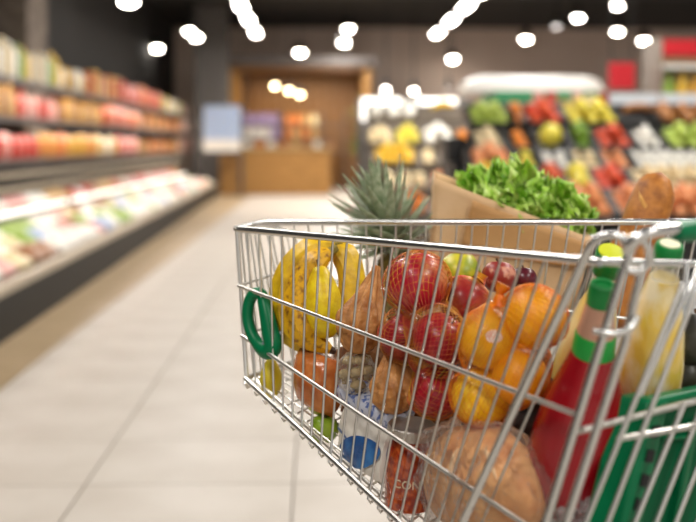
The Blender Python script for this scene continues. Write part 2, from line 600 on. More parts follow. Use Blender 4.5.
def fruit_shape(kind):
    """unit-size fruit meshes"""
    mb = MB()
    if kind in ('apple', 'tomato'):
        def fn(u):
            r = math.hypot(u.x, u.y)
            return Vector((u.x * .5 * (1 + .06 * math.cos(5 * math.atan2(u.y, u.x)) * (kind == 'tomato')), u.y * .5, u.z * .46 - .13 * math.exp(-(r / .28) ** 2) * (1 if u.z > 0 else -.6)))
    elif kind == 'pepper':
        def fn(u):
            an = math.atan2(u.y, u.x)
            q = 1 + .1 * math.cos(4 * an)
            return Vector((u.x * .45 * q * (1 + .15 * u.z), u.y * .45 * q * (1 + .15 * u.z), u.z * .55 - .15 * math.exp(-(math.hypot(u.x, u.y) / .3) ** 2) * (u.z > 0)))
    elif kind == 'mushroom':
        def fn(u):
            return Vector((u.x * .5, u.y * .5, u.z * .42)) if u.z > -.1 else Vector((u.x * .28, u.y * .28, u.z * .42))
    elif kind == 'melon':
        def fn(u):
            return Vector((u.x * .5, u.y * .5, u.z * .55)) * (1 + .02 * math.cos(8 * math.atan2(u.y, u.x)))
    elif kind == 'banana':
        def fn(u):
            x = u.z * .5
            w = .11 * (1 - abs(u.z) ** 4) ** .5 + .02
            return Vector((x, u.x / max(1e-3, math.hypot(u.x, u.y) or 1) * w * math.sqrt(max(0, 1 - u.z ** 6)), u.y / max(1e-3, math.hypot(u.x, u.y) or 1) * w - .55 * x * x + .07))
    else:  # garlic / onion
        def fn(u):
            r = math.hypot(u.x, u.y)
            return Vector((u.x * .5, u.y * .5, u.z * .4 + (.2 * math.exp(-(r / .2) ** 2) if u.z > 0 else 0)))
    mb.blob(fn, 12, 8)
    return mb


FC = {'red': ('#cf3a22', '#e06a3a'), 'tomato_red': ('#d8452c', '#e26a45'), 'yellow': ('#e7c02f', '#d9a520'), 'lemon': ('#e4d24a', '#cfc03a'), 'green': ('#7fa238', '#5f8427'), 'lime': ('#b9c95a', '#8faa3a'),
      'cream': ('#ecd9b0', '#dcc08a'), 'orange': ('#e58a26', '#d8761c'), 'white': ('#efece4', '#d8d2c4'), 'peach': ('#e8a06a', '#d97a4a'), 'brown': ('#a9703c', '#8a5528')}
NICE = {'red': 'red', 'tomato_red': 'bright red', 'yellow': 'golden yellow', 'lemon': 'lemon yellow', 'green': 'leaf green', 'lime': 'pale lime green', 'cream': 'cream coloured', 'orange': 'orange', 'white': 'white', 'peach': 'peach coloured', 'brown': 'brown'}


def produce_mesh(kind, c):
    if (kind, c) not in fruit_mesh:
        fruit_mesh[(kind, c)] = fruit_shape(kind).mesh(kind, mat('fruit_' + c, FC[c][0], .35, col2=FC[c][1], scale=3))
    return fruit_mesh[(kind, c)]


def crate(x0, x1, y0, y1, z, tilt, label, group):
    crate_m = MATS['black_crate'] if y0 < 9 else mat('grey_crate', '#6e6459', .5)
    """tilted open crate, front lip at y0; origin at front bottom"""
    t = thing('produce_crate', label, 'crate', ((x0 + x1) / 2, y0, z), group)
    w, dp, h = x1 - x0, y1 - y0, .09
    R = Matrix.Rotation(tilt, 3, 'X')
    o = Vector(((x0 + x1) / 2, y0, z))

    def bx(nm, c, s):
        mb = MB()
        mb.box((0, 0, 0), s)
        mb.v = [tuple(o + R @ (Vector(v) + Vector(c))) for v in mb.v]
        return mb.build(nm, crate_m, t, smooth=False)
    bx('base', (0, dp / 2, .008), (w, dp, .016))
    bx('front_side', (0, .008, h * .4), (w, .016, h * .8))
    bx('back_side', (0, dp - .008, h / 2), (w, .016, h))
    bx('end_side', (-w / 2 + .008, dp / 2, h / 2), (.016, dp, h))
    bx('end_side', (w / 2 - .008, dp / 2, h / 2), (.016, dp, h))
    return o, R, w, dp


def fill(kind, c, o, R, w, dp, size, label, group, layers=2):
    nx = max(1, int((w - .03) / size))
    ny = max(1, int((dp - .03) / size))
    for L in range(layers):
        mx, my = nx - L, ny - (L > 0)
        for j in range(max(1, my)):
            for i in range(max(1, mx)):
                p = Vector(((i - (max(1, mx) - 1) / 2) * (w - .03) / nx + random.uniform(-.1, .1) * size, .02 + (j + .5 + .5 * (L > 0)) * (dp - .03) / ny, .016 + size * (.46 + .72 * L)))
                ob = put(produce_mesh(kind, c), kind, o + R @ p, (random.uniform(-.5, .5), random.uniform(-.5, .5), random.uniform(0, 6)) if kind != 'banana' else (0, random.uniform(-.2, .2), random.uniform(-.4, .4)), (size * random.uniform(.92, 1.06),) * 3)
                tag(ob, label, kind if kind != 'garlic' else 'garlic bulb', group)


TIERS = {  # right stand: tier -> (front y, lip z)
}
tilt = math.radians(24)


def tier(yf, pylip, items, nm, depth=.34):
    for (p0, p1, kind, c, size, layers) in items:
        x0, x1 = (p0 - 317) / 1000 * yf, (p1 - 317) / 1000 * yf
        z = HC - (pylip - HY) / 1000 * yf
        lab = ('black' if yf < 9 else 'grey') + ' crate of %s %ss %s' % (NICE[c], kind if kind != 'garlic' else 'garlic bulb', nm)
        o, R, w, dp = crate(x0 + .003, x1 - .003, yf, yf + depth, z - .06, tilt, lab, 'produce crates ' + nm)
        fill(kind, c, o, R, w, dp, size, '%s %s %s' % (NICE[c], kind if kind != 'garlic' else 'garlic bulb', nm), '%s %ss %s' % (NICE[c], kind, nm), layers)


R_ = 'of the right produce stand'
tier(7.30, 124, [(470, 514, 'apple', 'lime', .085, 2), (514, 526, 'apple', 'orange', .08, 2), (526, 568, 'pepper', 'red', .1, 2), (568, 624, 'apple', 'lemon', .1, 2), (624, 662, 'banana', 'brown', .22, 1), (662, 730, 'melon', 'brown', .12, 1)], 'on the top tier ' + R_)
tier(6.95, 150, [(474, 510, 'mushroom', 'cream', .075, 2), (510, 540, 'tomato', 'orange', .09, 1), (540, 574, 'melon', 'lemon', .17, 1), (574, 600, 'pepper', 'green', .1, 2), (600, 641, 'tomato', 'tomato_red', .105, 2), (641, 672, 'garlic', 'white', .075, 2), (672, 730, 'apple', 'lime', .1, 2)], 'on the second tier ' + R_)
tier(6.60, 171, [(470, 520, 'tomato', 'peach', .1, 2), (520, 546, 'apple', 'lemon', .08, 1), (546, 578, 'mushroom', 'white', .07, 1), (578, 608, 'mushroom', 'cream', .08, 1), (608, 640, 'garlic', 'peach', .07, 1), (640, 730, 'garlic', 'white', .07, 1)], 'on the third tier ' + R_)
tier(6.25, 194, [(470, 545, 'apple', 'yellow', .1, 2), (545, 571, 'apple', 'red', .1, 2), (571, 600, 'melon', 'lemon', .15, 1), (600, 640, 'tomato', 'tomato_red', .095, 2), (640, 735, 'mushroom', 'cream', .09, 2)], 'on the fourth tier ' + R_)
tier(5.90, 218, [(470, 560, 'apple', 'lime', .09, 2), (560, 620, 'pepper', 'peach', .1, 2), (620, 735, 'apple', 'peach', .1, 2)], 'on the lowest tier ' + R_)
stand = thing('produce_stand', 'black stepped produce stand on the right filled with fruit crates', 'stand', (2.0, 6.9, 0))
stz = [(5.90, 218), (6.25, 194), (6.60, 171), (6.95, 150), (7.30, 124)]
for yf, pl_ in stz:
    z = HC - (pl_ - HY) / 1000 * yf - .075
    x0, x1 = (468 - 317) / 1000 * 6.3, (735 - 317) / 1000 * yf
    mb = MB()
    mb.box(((x0 + x1) / 2, yf + .17, z / 2 - .01), (x1 - x0, .34, z - .02))
    mb.build('step', crate_m, stand, smooth=False)

L_ = 'of the far produce wall'
tier(12.2, 118, [(366, 421, 'mushroom', 'white', .16, 1), (421, 468, 'banana', 'yellow', .3, 1)], 'on the top tier ' + L_, .40)
tier(11.8, 144, [(366, 395, 'garlic', 'cream', .12, 2), (395, 421, 'apple', 'lemon', .13, 2), (421, 458, 'garlic', 'white', .14, 2), (458, 472, 'apple', 'orange', .12, 1)], 'on the second tier ' + L_, .38)
tier(11.3, 165, [(374, 418, 'apple', 'yellow', .14, 2), (418, 440, 'mushroom', 'cream', .12, 1), (440, 470, 'melon', 'yellow', .2, 1)], 'on the third tier ' + L_, .38)
tier(10.8, 190, [(380, 432, 'mushroom', 'cream', .14, 1), (432, 470, 'apple', 'peach', .14, 2)], 'on the lowest tier ' + L_, .38)
tier(10.4, 214, [(384, 430, 'apple', 'orange', .13, 2), (430, 470, 'pepper', 'peach', .13, 2)], 'on the floor tier ' + L_, .36)
fst = thing('produce_rack', 'dark stepped produce wall with lit white top beyond the pineapple', 'stand', (1.2, 11.8, 0))
for yf, pl_ in ((10.4, 214), (10.8, 190), (11.3, 165), (11.8, 144), (12.2, 118)):
    z = HC - (pl_ - HY) / 1000 * yf - .075
    MB().box(((.62 + 1.85) / 2 * yf / 11.8, yf + .19, z / 2), (1.25 * yf / 11.8, .38, z)).build('step', mat('grey_crate', '#6e6459', .5), fst, smooth=False)
MB().box((1.25, 12.95, .85), (1.45, .1, 1.7)).build('back_panel', mat('grey_panel', '#6d6a68', .5), fst, smooth=False)
cl = mat('lit_cooler_panel', '#fffaf2', .4, emit=2.2)
MB().box((.83, 12.88, 1.56), (.5, .04, .28)).build('lit_panel', cl, fst, smooth=False)
MB().box((1.55, 12.88, 1.62), (.5, .04, .16)).build('lit_panel', cl, fst, smooth=False)

area('rack_light', (1.2, 11.0, 2.7), 1.2, .2, 60)
# white rounded awning with green valance
aw = thing('white_canopy', 'rounded white canopy with a green lower edge behind the right produce', 'canopy', (2.0, 9.6, 0))
x0, x1 = (466 - 317) / 1000 * 9.4, (602 - 317) / 1000 * 9.4
mb = MB()
prof = [(9.2, 1.60), (9.22, 1.66), (9.3, 1.72), (9.45, 1.755), (9.7, 1.755), (9.85, 1.72), (9.93, 1.66), (9.95, 1.60)]
rows_ = [(x0, .6), (x0 + .06, .85), (x0 + .16, 1.0), (x1 - .12, 1.0), (x1 - .04, .85), (x1, .6)]
n = len(prof)
mb.add([(x, 9.57 + (y - 9.57) * (.7 + .3 * s), 1.6 + (z - 1.6) * s) for x, s in rows_ for y, z in prof],
       [(i * n + k, (i + 1) * n + k, (i + 1) * n + (k + 1) % n, i * n + (k + 1) % n) for i in range(len(rows_) - 1) for k in range(n)] + [tuple(range(n)), tuple((len(rows_) - 1) * n + k for k in range(n - 1, -1, -1))])
mb.build('cover', mat('canopy_white', '#f3efe9', .5), aw)
MB().box(((x0 + x1) / 2 + .1, 9.57, 1.555), (x1 - x0 - .3, .74, .09)).build('valance', mat('valance_green', '#2f9a63', .5), aw, smooth=False)
for x in (x0 + .3, x1 - .15):
    MB().box((x, 9.75, .77), (.06, .06, 1.54)).build('post', shelf_m, aw, smooth=False)
# red square hanging sign
sx = (624 - 317) / 1000 * 8.6
sg = thing('hanging_sign', 'red square hanging sign above the right produce stand', 'sign', (sx, 8.6, 1.59))
MB().box((sx, 8.6, 1.70), (.225, .02, .225)).build('panel', mat('sign_red', '#c31d28', .4), sg, smooth=False)
for q in (-.09, .09):
    MB().tube([(sx + q, 8.6, 1.81), (sx + q, 8.6, 4.3)], .004, 5).build('cord', dk, sg)
# price sign boards on top tier
for p0, p1 in ((612, 661), (664, 720)):
    x0, x1 = (p0 - 317) / 1000 * 7.75, (p1 - 317) / 1000 * 7.75
    b = thing('price_board', 'long white price board above the bananas tier' if p0 < 650 else 'white and green price board under the tall bottle shelf', 'board', ((x0 + x1) / 2, 7.75, 1.4))
    MB().box(((x0 + x1) / 2, 7.75, 1.46), (x1 - x0, .03, .085)).build('panel', mat('board_white', '#dfe4ea', .4), b, smooth=False)
    MB().box(((x0 + x1) / 2, 7.748, 1.41), (x1 - x0, .034, .02)).build('lower_stripe', mat('board_teal', '#3f8f80', .4) if p0 > 650 else mat('board_blue', '#4a5d80', .4), b, smooth=False)
    MB().box(((x0 + x1) / 2, 7.77, 1.28), (.04, .03, .24)).build('bracket', shelf_m, b, smooth=False)
# tall shelf of bottles with red header
tx0, tx1 = (664 - 317) / 1000 * 8.3, 4.0
ts = thing('tall_bottle_shelf', 'tall shelf with a red header at the right edge', 'shelving', ((tx0 + tx1) / 2, 8.5, 0))
for z in (.4, .9, 1.45, 1.76):
    MB().box(((tx0 + tx1) / 2, 8.5, z), (tx1 - tx0, .4, .03)).build('shelf', white_e, ts, smooth=False)
MB().box(((tx0 + tx1) / 2, 8.72, 1.0), (tx1 - tx0, .03, 2.0)).build('back_panel', mat('shelf_cream', '#d8c79a', .5), ts, smooth=False)
MB().box(((tx0 + tx1) / 2, 8.45, 1.92), (tx1 - tx0, .3, .13)).build('header', mat('sign_red', '#c31d28', .4), ts, smooth=False)
for x in (tx0, tx1):
    MB().box((x, 8.5, 1.0), (.03, .42, 2.0)).build('side_panel', mat('shelf_tan', '#8f7f70', .5), ts, smooth=False)
for z, h in ((1.465, .26), (1.775, .0)):
    for k in range(8):
        if h:
            product('bottle', ('green', 'yellow', 'gold', 'green', 'cream')[k % 5], (tx0 + .1 + .12 * k, 8.4, z), .17, h, 0, 'on the tall shelf at the right edge')
# background goods behind the produce: a low gondola
gd = thing('low_gondola', 'low gondola of pale goods behind the produce stand', 'shelving', (2.6, 9.0, 0))
for z in (1.3,):
    MB().box((2.45, 8.95, z), (1.1, .3, .03)).build('shelf', shelf_m, gd, smooth=False)
MB().box((2.45, 8.95, .64), (1.1, .28, 1.28)).build('body', shelf_m, gd, smooth=False)
for k in range(9):
    product('jar', ('pink', 'red', 'tan', 'pink', 'cream', 'red')[k % 6], (1.98 + .118 * k, 8.9, 1.316), .125, random.uniform(.19, .27), 0, 'behind the right produce stand')

# ---- ceiling lights in view
lamp_e = mat('lamp_glass', '#fff6e8', .3, emit=48)
lamp_d = mat('lamp_glass_dim', '#dcd4cf', .3, emit=5)
zl = 3.4
spots = [(2, 18, 1), (130, 3, 2), (158, 48, 1), (190, 31, 1), (197, 37, 1), (348, 28, 1), (344, 42, 1), (300, 52, 1.2), (453, 58, 1), (527, 38, 1), (580, 16, 1), (620, 4, 1.2), (620, 30, 1), (647, 39, 1), (558, 25, .5), (386, 89, .9), (414, 90, .8), (449, 88, .5)]
desc = {(2, 18): 'bright spotlight at the far left above the cartons', (130, 3): 'wide bright spotlight at the top above the left shelves', (158, 48): 'low bright spotlight above the left shelving end', (190, 31): 'upper lamp of the close spotlight pair over the left aisle',
        (197, 37): 'lower lamp of the close spotlight pair over the left aisle', (348, 28): 'upper spotlight right of the portal near the back wall', (344, 42): 'lower spotlight right above the portal corner', (300, 52): 'spotlight just above the middle of the wooden portal',
        (453, 58): 'lowest spotlight in front of the taupe wall', (527, 38): 'bright spotlight above the white canopy', (580, 16): 'spotlight high above the red peppers', (620, 4): 'topmost spotlight above the red sign', (620, 30): 'middle spotlight above the red sign',
        (647, 39): 'spotlight between red sign and tall bottle shelf', (558, 25): 'dim spotlight between two bright ones at upper right', (386, 89): 'low bright lamp over the far produce wall', (414, 90): 'second low lamp over the far produce wall', (449, 88): 'dim low lamp beside the white canopy'}
for px, py, s in spots:
    z = zl if py < 60 else 2.3
    y = (z - HC) * 1000 / (HY - py)
    x = (px - 317) / 1000 * y
    t = thing('spotlight', desc[(px, py)], 'lamp', (x, y, z), 'ceiling spotlights')
    r = (.0047 if py < 60 else .003) * y * (1 if s < 2 else 1.1) / 1.0 * (1.0 if s >= .8 else .8)
    M = Matrix.Translation((x, y, z))
    MB().lathe([(r * .95, .0), (r * 1.12, -.012), (r * 1.12, .0), (r * 1.1, .12), (r * .7, .2), (r * .3, .22)], 14, M).build('housing', dk, t)
    MB().blob(lambda u: Vector((x, y, z)) + Vector((u.x * r * .98 * (1.6 if s == 2 else 1), u.y * r * .98, u.z * r * .62)), 14, 8).build('lens', lamp_e if s >= .8 else lamp_d, t)
    MB().tube([(x, y, z + .2), (x, y, 4.34)], .012, 6).build('stem', dk, t)
for px_row, x, side in ((0, -1.26, 'left'), (1, 2.48, 'right')):
    for k, yy in enumerate((14.9, 16.6, 18.4, 20.5)):
        t = thing('linear_ceiling_light', '%s bright linear light of the %s row under the ceiling' % (('nearest', 'second', 'third', 'farthest')[k], side), 'lamp', (x, yy, zl), 'linear lights of the %s row' % side)
        MB().box((x, yy, zl + .04), (.16, .9, .06)).build('housing', dk, t, smooth=False)
        MB().box((x, yy, zl), (.13, .8, .03)).build('diffuser', mat('tube_glass', '#fff6e8', .3, emit=36), t, smooth=False)
        for q in (-.35, .35):
            MB().tube([(x, yy + q, zl + .06), (x, yy + q, 4.34)], .006, 5).build('cord', dk, t)

# ================================================================== SHOPPING CART
# near side panel: rim and floor corner points
NRa, NRb = P(236, 229, 1.667), P(600, 262, 1.068)          # rim: nose, rear
NBa, NBb = P(246, 378, 1.655), P(544, 655, 1.10)           # floor edge: nose, rear
DRa, DRb = P(261, 222.5, 1.818), P(730, 222, 1.60)         # middle divider rail
DBa, DBb = P(290, 362, 1.80), P(660, 500, 1.60)
FRa, FRb = P(302, 237, 2.02), P(835, 236, 1.74)            # far side, lower rim
FBa, FBb = P(318, 345, 1.98), P(770, 470, 1.70)
cart = thing('shopping_cart', 'chrome wire shopping cart with green fittings filled with groceries', 'shopping cart', W(.25, 1.5, 0))


def near(t, v):
    return lerp(lerp(NRa, NRb, t), lerp(NBa, NBb, t), v)


def mid(t, v):
    return lerp(lerp(DRa, DRb, t), lerp(DBa, DBb, t), v)


def far(t, v):
    return lerp(lerp(FRa, FRb, t), lerp(FBa, FBb, t), v)


OUT = (near(.5, .5) - mid(.5, .5)).normalized()
OUT.z = 0
OUT.normalize()
UPZ = Vector((0, 0, 1))


def rod(name, pts, r, m=chrome, n=8, parent=cart):
    return MB().tube(pts, r, n).build(name, m, parent)


# top rim: round the rounded nose, near side to far side
nose_mid = lerp(NRa, DRa, .5)
rim_pts = [NRb, near(.6, 0), near(.25, 0), near(.03, 0), near(.006, 0) + Vector((0, .012, .001)), lerp(NRa, DRa, .35), lerp(NRa, DRa, .8), mid(.0, 0), ]
rod('top_rim', [NRb, near(.6, 0), near(.25, 0), near(.02, 0), near(.004, 0) + Vector((-.001, .006, 0)), lerp(NRa, DRa, .12), lerp(NRa, DRa, .85), mid(.003, 0), mid(.02, 0), mid(.5, 0), mid(1, 0)], .0056, chrome_t, 12)
rod('far_rim', [mid(0, 0), lerp(DRa, FRa, .5), lerp(DRa, FRa, .9), far(.02, 0), far(.5, 0), far(1, 0)], .0045, chrome_t, 10)
# long rails
for v in (.38, .715):
    rod('side_rail', [near(t / 10, v) + OUT * .004 for t in range(11)], .0031)
    rod('divider_rail', [mid(t / 10, v) for t in range(11)], .0026)
    rod('far_rail', [far(t / 10, v) for t in range(11)], .0026)
    rod('nose_rail', [near(0, v), lerp(near(0, v), mid(0, v), .5), mid(0, v), far(0, v)], .0026)
rod('bottom_rail', [near(t / 10, 1) + OUT * .002 for t in range(11)], .0042)
rod('bottom_rail', [near(t / 10, 1) - OUT * .022 + UPZ * -.004 for t in range(11)], .003)
rod('bottom_rail', [mid(t / 10, 1) for t in range(11)], .003)
rod('bottom_rail', [far(t / 10, 1) for t in range(11)], .0035)
rod('bottom_rail', [near(0, 1), mid(0, 1), far(0, 1)], .0038)
rod('bottom_rail', [near(1, 1), mid(1, 1), far(1, 1)], .0038)
# upright wires that bend under the floor and rise on the far side
NW = 23
for i in range(NW):
    t = .004 + (i / (NW - 1)) ** 1.0 * .985
    rt_, t = t, t - .2 * t * t
    a0, a1 = near(rt_, 0), near(t, .985)
    pts = [a0, lerp(a0, a1, .35), lerp(a0, a1, .7), a1, near(t, 1.0) + OUT * .006 - UPZ * .006, near(t, 1) - UPZ * .014 - OUT * .002, near(t, 1) - UPZ * .012 - OUT * .018, mid(t, 1) - UPZ * .006, far(t, 1) - UPZ * .008, far(t, .98), far(t, .5), far(t, 0)]
    rod('wire', pts, .00175 if i else .0034, n=6)
for i in range(30):
    t = .01 + i / 29 * .98
    rod('divider_wire', [mid(t, 0), mid(t, .5), mid(t, 1)], .0016, n=6)
for i in range(1, 6):
    s = i / 6
    rod('nose_wire', [lerp(near(0, 0), mid(0, 0), s), lerp(near(0, 1), mid(0, 1), s)], .0016, n=6)
for i in range(1, 5):
    s = i / 5
    rod('nose_wire', [lerp(mid(0, 0), far(0, 0), s), lerp(mid(0, 1), far(0, 1), s)], .0016, n=6)
for i in range(1, 9):
    s = i / 9
    rod('floor_wire', [lerp(near(0, 1), mid(0, 1), s) - UPZ * .002, lerp(near(1, 1), mid(1, 1), s) - UPZ * .002], .0016, n=6)
# green bumper loop at the nose
bump = arc([P(250, 300, 1.632), P(254, 294, 1.628), P(261, 294, 1.62), P(265, 306, 1.61), P(270, 330, 1.60), P(273, 346, 1.595), P(268, 351, 1.60), P(260, 346, 1.61), P(252, 334, 1.622), P(248, 320, 1.63), P(248, 308, 1.632), P(250, 300, 1.632)], 4)
MB().tube(bump[:-1], [.0098 + .0055 * max(0, math.sin(math.pi * (i - 10) / 20)) for i in range(len(bump) - 1)], 10, closed=True).build('bumper_clip', green_pl, cart)
MB().tube([P(264, 345, 1.60), P(276, 333, 1.60), P(283, 334, 1.60)], .005, 8).build('bumper_pin', mat('grey_plastic', '#6f767c', .4), cart)

# bent frame tubes at the rear corner, running down to the chassis
zc = .16


def to_floor(p, q, z):
    """extend the line p->q down to height z"""
    s = (p.z - z) / (p.z - q.z)
    return p + (q - p) * s


lA, lB = P(583, 262, 1.045), P(463, 522, 1.16)
lB2 = to_floor(lA, lB, .50)
rA, rB = P(622, 275, 1.015), P(546, 522, 1.035)
loop = [lB2, lB, P(535, 365, 1.085), lA] + arc([P(583, 262, 1.045), P(590, 247, 1.035), P(602, 237, 1.028), P(616, 235, 1.02), P(626, 243, 1.015), P(628, 257, 1.013), P(622, 275, 1.015)], 5)[1:] + [P(594, 365, 1.022), rB]
rB2 = to_floor(rA, rB, .48)
rod('frame_tube', loop + [rB2], .0048, chrome_t, 12)
t3A, t3B = P(625, 342, 1.02), P(566, 522, 1.03)
t3 = arc([P(628, 270, 1.01), P(640, 271, 1.01), P(649, 262, 1.008), P(649, 250, 1.005), P(642, 240, 1.002), P(630, 241, 1.0)], 4)
rod('bracket_tube', t3, .0042, chrome_t, 10)
rod('frame_tube', [P(643, 266, 1.012), P(638, 285, 1.014), t3A, t3B, to_floor(t3A, t3B, .47)], .0046, chrome_t, 12)
rod('bracket_tube', arc([P(594, 331, 1.02), P(606, 333, 1.012), P(622, 332, 1.008), P(632, 327, 1.008), P(637, 316, 1.01)], 4), .0035, chrome_t, 10)
# push handle
hb = [P(628, 252, 1.008), P(631, 244, 1.0), P(640, 236, .997), P(655, 231, 1.0), P(678, 229, 1.02)]
he = P(905, 214, 1.44)
rod('handle_tube', arc(hb, 4) + [lerp(P(678, 229, 1.02), he, .5), he], .0066, chrome_t, 14)
h0 = P(676, 232, 1.018)
grip = [h0, h0 + (he - h0) * .02, h0 + (he - h0) * .9, h0 + (he - h0) * .93]
MB().tube(grip, [.0085, .0115, .0115, .009], 16).build('handle_grip', green_pl, cart)
# rear gate: slanting rods, two cross bars
gt0, gt1 = P(600, 262, 1.068), P(900, 240, 1.46)
gb0, gb1 = P(545, 620, 1.075), P(820, 640, 1.45)


def gate(u, v):
    return lerp(lerp(gt0, gt1, u), lerp(gb0, gb1, u), v)


rod('gate_bar', [P(577, 431, 1.068), P(583, 430, 1.06), P(630, 418, 1.09), P(684, 404, 1.13), P(760, 386, 1.2)], .0036)
rod('gate_bar', [P(618, 439, 1.06), P(660, 432, 1.085), P(700, 425, 1.12), P(780, 412, 1.2)], .0032)
for (xt_, yt_, xb, d) in ((683, 283, 586, 1.05), (696, 292, 608, 1.065), (684, 404, 635, 1.085), (706, 396, 656, 1.1), (728, 390, 676, 1.115), (750, 385, 697, 1.13), (772, 380, 720, 1.15)):
    a_, b_ = P(xt_, yt_, d + .02), P(xb, 522, d)
    rod('gate_wire', [a_, lerp(a_, b_, .5), b_, b_ + (b_ - a_) * .35], .0030, n=8)
rod('gate_bar', [P(556, 560, 1.05), P(640, 560, 1.085), P(740, 555, 1.16)], .0034)
rod('gate_arm', arc([P(686, 262, 1.09), P(685, 285, 1.085), P(681, 302, 1.08), P(664, 340, 1.075), P(640, 395, 1.07)], 4), .0034, chrome_t, 10)
rod('gate_arm', arc([P(700, 262, 1.1), P(694, 280, 1.09), P(683, 303, 1.085)], 4), .0034, chrome_t, 10)
rod('rear_rim', [gt0, P(690, 264, 1.15), gt1, FRb], .0045, chrome_t, 10)
# green child seat hung on the gate
seat = bpy.data.objects.new('child_seat', None)
COL.objects.link(seat)
seat.parent = cart
s00, s10, s01, s11 = P(641, 401, 1.125), P(800, 370, 1.37), P(607, 545, 1.09), P(755, 640, 1.33)
sn = (s10 - s00).cross(s01 - s00).normalized()
if sn.dot(Vector((0, 1, 0))) < 0:
    sn = -sn


def slab(u0, u1, v0, v1, off, th):
    def pt(u, v):
        return lerp(lerp(s00, s10, u), lerp(s01, s11, u), v)
    q = [pt(u0, v0), pt(u1, v0), pt(u1, v1), pt(u0, v1)]
    vs = [p + sn * off for p in q] + [p + sn * (off + th) for p in q]
    return MB().add(vs, [(0, 1, 2, 3), (7, 6, 5, 4), (0, 4, 5, 1), (1, 5, 6, 2), (2, 6, 7, 3), (3, 7, 4, 0)])


def bev(w):
    def f(o):
        m = o.modifiers.new('bevel', 'BEVEL')
        m.width = w
        m.segments = 2
    return f


seat_m = mat('seat_green', '#045836', .5, spec=.1)
slab(.09, .96, .05, 1, 0, .008).build('seat_panel', seat_m, seat, mods=bev(.003))
slab(.0, 1, -.02, .07, -.012, .022).build('top_lip', green_pl, seat, mods=bev(.005))
slab(.0, .1, .0, 1, -.014, .05).build('side_lip', green_pl, seat, mods=bev(.006))
for u in (.30, .52, .74):
    slab(u, u + .035, .16, .92, -.007, .012).build('rib', green_pl, seat, mods=bev(.003))
slab(.14, .92, .24, .27, -.006, .012).build('rib', green_pl, seat, mods=bev(.003))
for k in range(5):
    slab(.03, .07, .16 + .16 * k, .24 + .16 * k, -.016, .006).build('slot', dark_rub, seat)

# chassis: legs, base frame and castors below the picture
w_n0, w_n1 = W(.09, 1.36, .1), W(.42, 1.72, .1)
w_r0, w_r1 = W(.16, 1.02, .1), W(.62, 1.42, .1)
for a_, b_ in ((lB2, w_r0), (near(.66, 1) - OUT * .02, w_n0), (far(.62, 1), w_n1), (far(.95, 1), w_r1)):
    rod('leg_tube', [a_, lerp(a_, b_ + UPZ * .06, .8), b_ + UPZ * .04], .011, chrome_t, 12)
rod('base_frame', [w_r0 + UPZ * .06, w_n0 + UPZ * .06, w_n1 + UPZ * .06, w_r1 + UPZ * .06, w_r0 + UPZ * .06], .011, chrome_t, 12)
rod('frame_tube', [rB2, w_r0 + UPZ * .06], .0048, chrome_t, 10)
rod('frame_tube', [to_floor(t3A, t3B, .47), w_r0 + UPZ * .07], .0046, chrome_t, 10)
for w in (w_n0, w_n1, w_r0, w_r1):
    cs = bpy.data.objects.new('castor', None)
    COL.objects.link(cs)
    cs.parent = cart
    cs.location = Vector((w.x, w.y, 0)) - cart.location
    M = Matrix.Translation((w.x, w.y, .055)) @ Matrix.Rotation(math.pi / 2, 4, 'X')
    MB().lathe([(.03, -.014), (.05, -.013), (.055, -.006), (.055, .006), (.05, .013), (.03, .014)], 20, M).build('wheel', dark_rub, cs)
    mb = MB()
    mb.box((w.x, w.y - .018, .085), (.03, .003, .09))
    mb.box((w.x, w.y + .018, .085), (.03, .003, .09))
    mb.box((w.x, w.y, .13), (.036, .04, .006))
    mb.build('fork', chrome, cs, smooth=False)

# ================================================================== GROCERIES IN THE CART


def solidify(t):
    def f(o):
        m = o.modifiers.new('thickness', 'SOLIDIFY')
        m.thickness = t
        m.offset = 0
    return f


# ---- red apples
apple_m = mat('apple_skin', '#9c1426', .3, col2='#c8553c', scale=75, coat=.1, lo=.48, hi=.78, stretch=(1, 1, .3))
apple_m2 = mat('apple_skin_blush', '#b01a30', .3, col2='#e09a58', scale=38, coat=.1, lo=.50, hi=.72, stretch=(1, 1, .5))
stem_m = mat('fruit_stem', '#5a3d22', .7)


def apple(px, py, d, rpx, ax, label, m=apple_m, cat='apple', name='red_apple'):
    c = P(px, py, d)
    r = rpx / 1000 * d
    M = frame_to(ax)

    def fn(u):
        q = math.hypot(u.x, u.y)
        an = math.atan2(u.y, u.x)
        k = 1 + .02 * math.cos(5 * an) * max(0, -u.z)
        return c + M @ Vector((u.x * r * k * (1 + .05 * u.z), u.y * r * k * (1 + .05 * u.z), r * (.95 * u.z - (.28 if u.z > 0 else -.16) * math.exp(-(q / .26) ** 2))))
    t = thing(name, label, cat, c - UPZ * r)
    MB().blob(fn, 28, 18).build('flesh', m, t, origin=c)
    MB().tube([c + M @ Vector((0, 0, r * .62)), c + M @ Vector((.1 * r, 0, r * .85)), c + M @ Vector((.22 * r, 0, r * 1.05))], [.0016, .0013, .002], 6).build('stem', stem_m, t)
    return c, r


AP = [apple(417, 283, 1.375, 31.5, (-.3, .3, .8), 'largest red apple on top of the red net bag', apple_m2),
      apple(440, 340, 1.325, 28, (.5, -.2, .8), 'dark red apple under the largest apple in the red net'),
      apple(464, 303, 1.40, 25, (.2, .5, .7), 'red apple behind the yellow citrus in the red net'),
      apple(404, 336, 1.40, 25, (-.6, .1, .8), 'shaded red apple beside the brown paper parcels'),
      apple(436, 392, 1.325, 26.5, (.1, -.4, .9), 'lowest red apple resting above the jar lid')]

# ---- citrus fruit
cit_m = mat('citrus_yellow', '#f3bb0e', .3, col2='#f9cf3a', scale=60, bump=.25, bscale=300, coat=.1)
cit_o = mat('citrus_orange', '#f3a00a', .32, col2='#f8b422', scale=60, bump=.3, bscale=300, coat=.1)


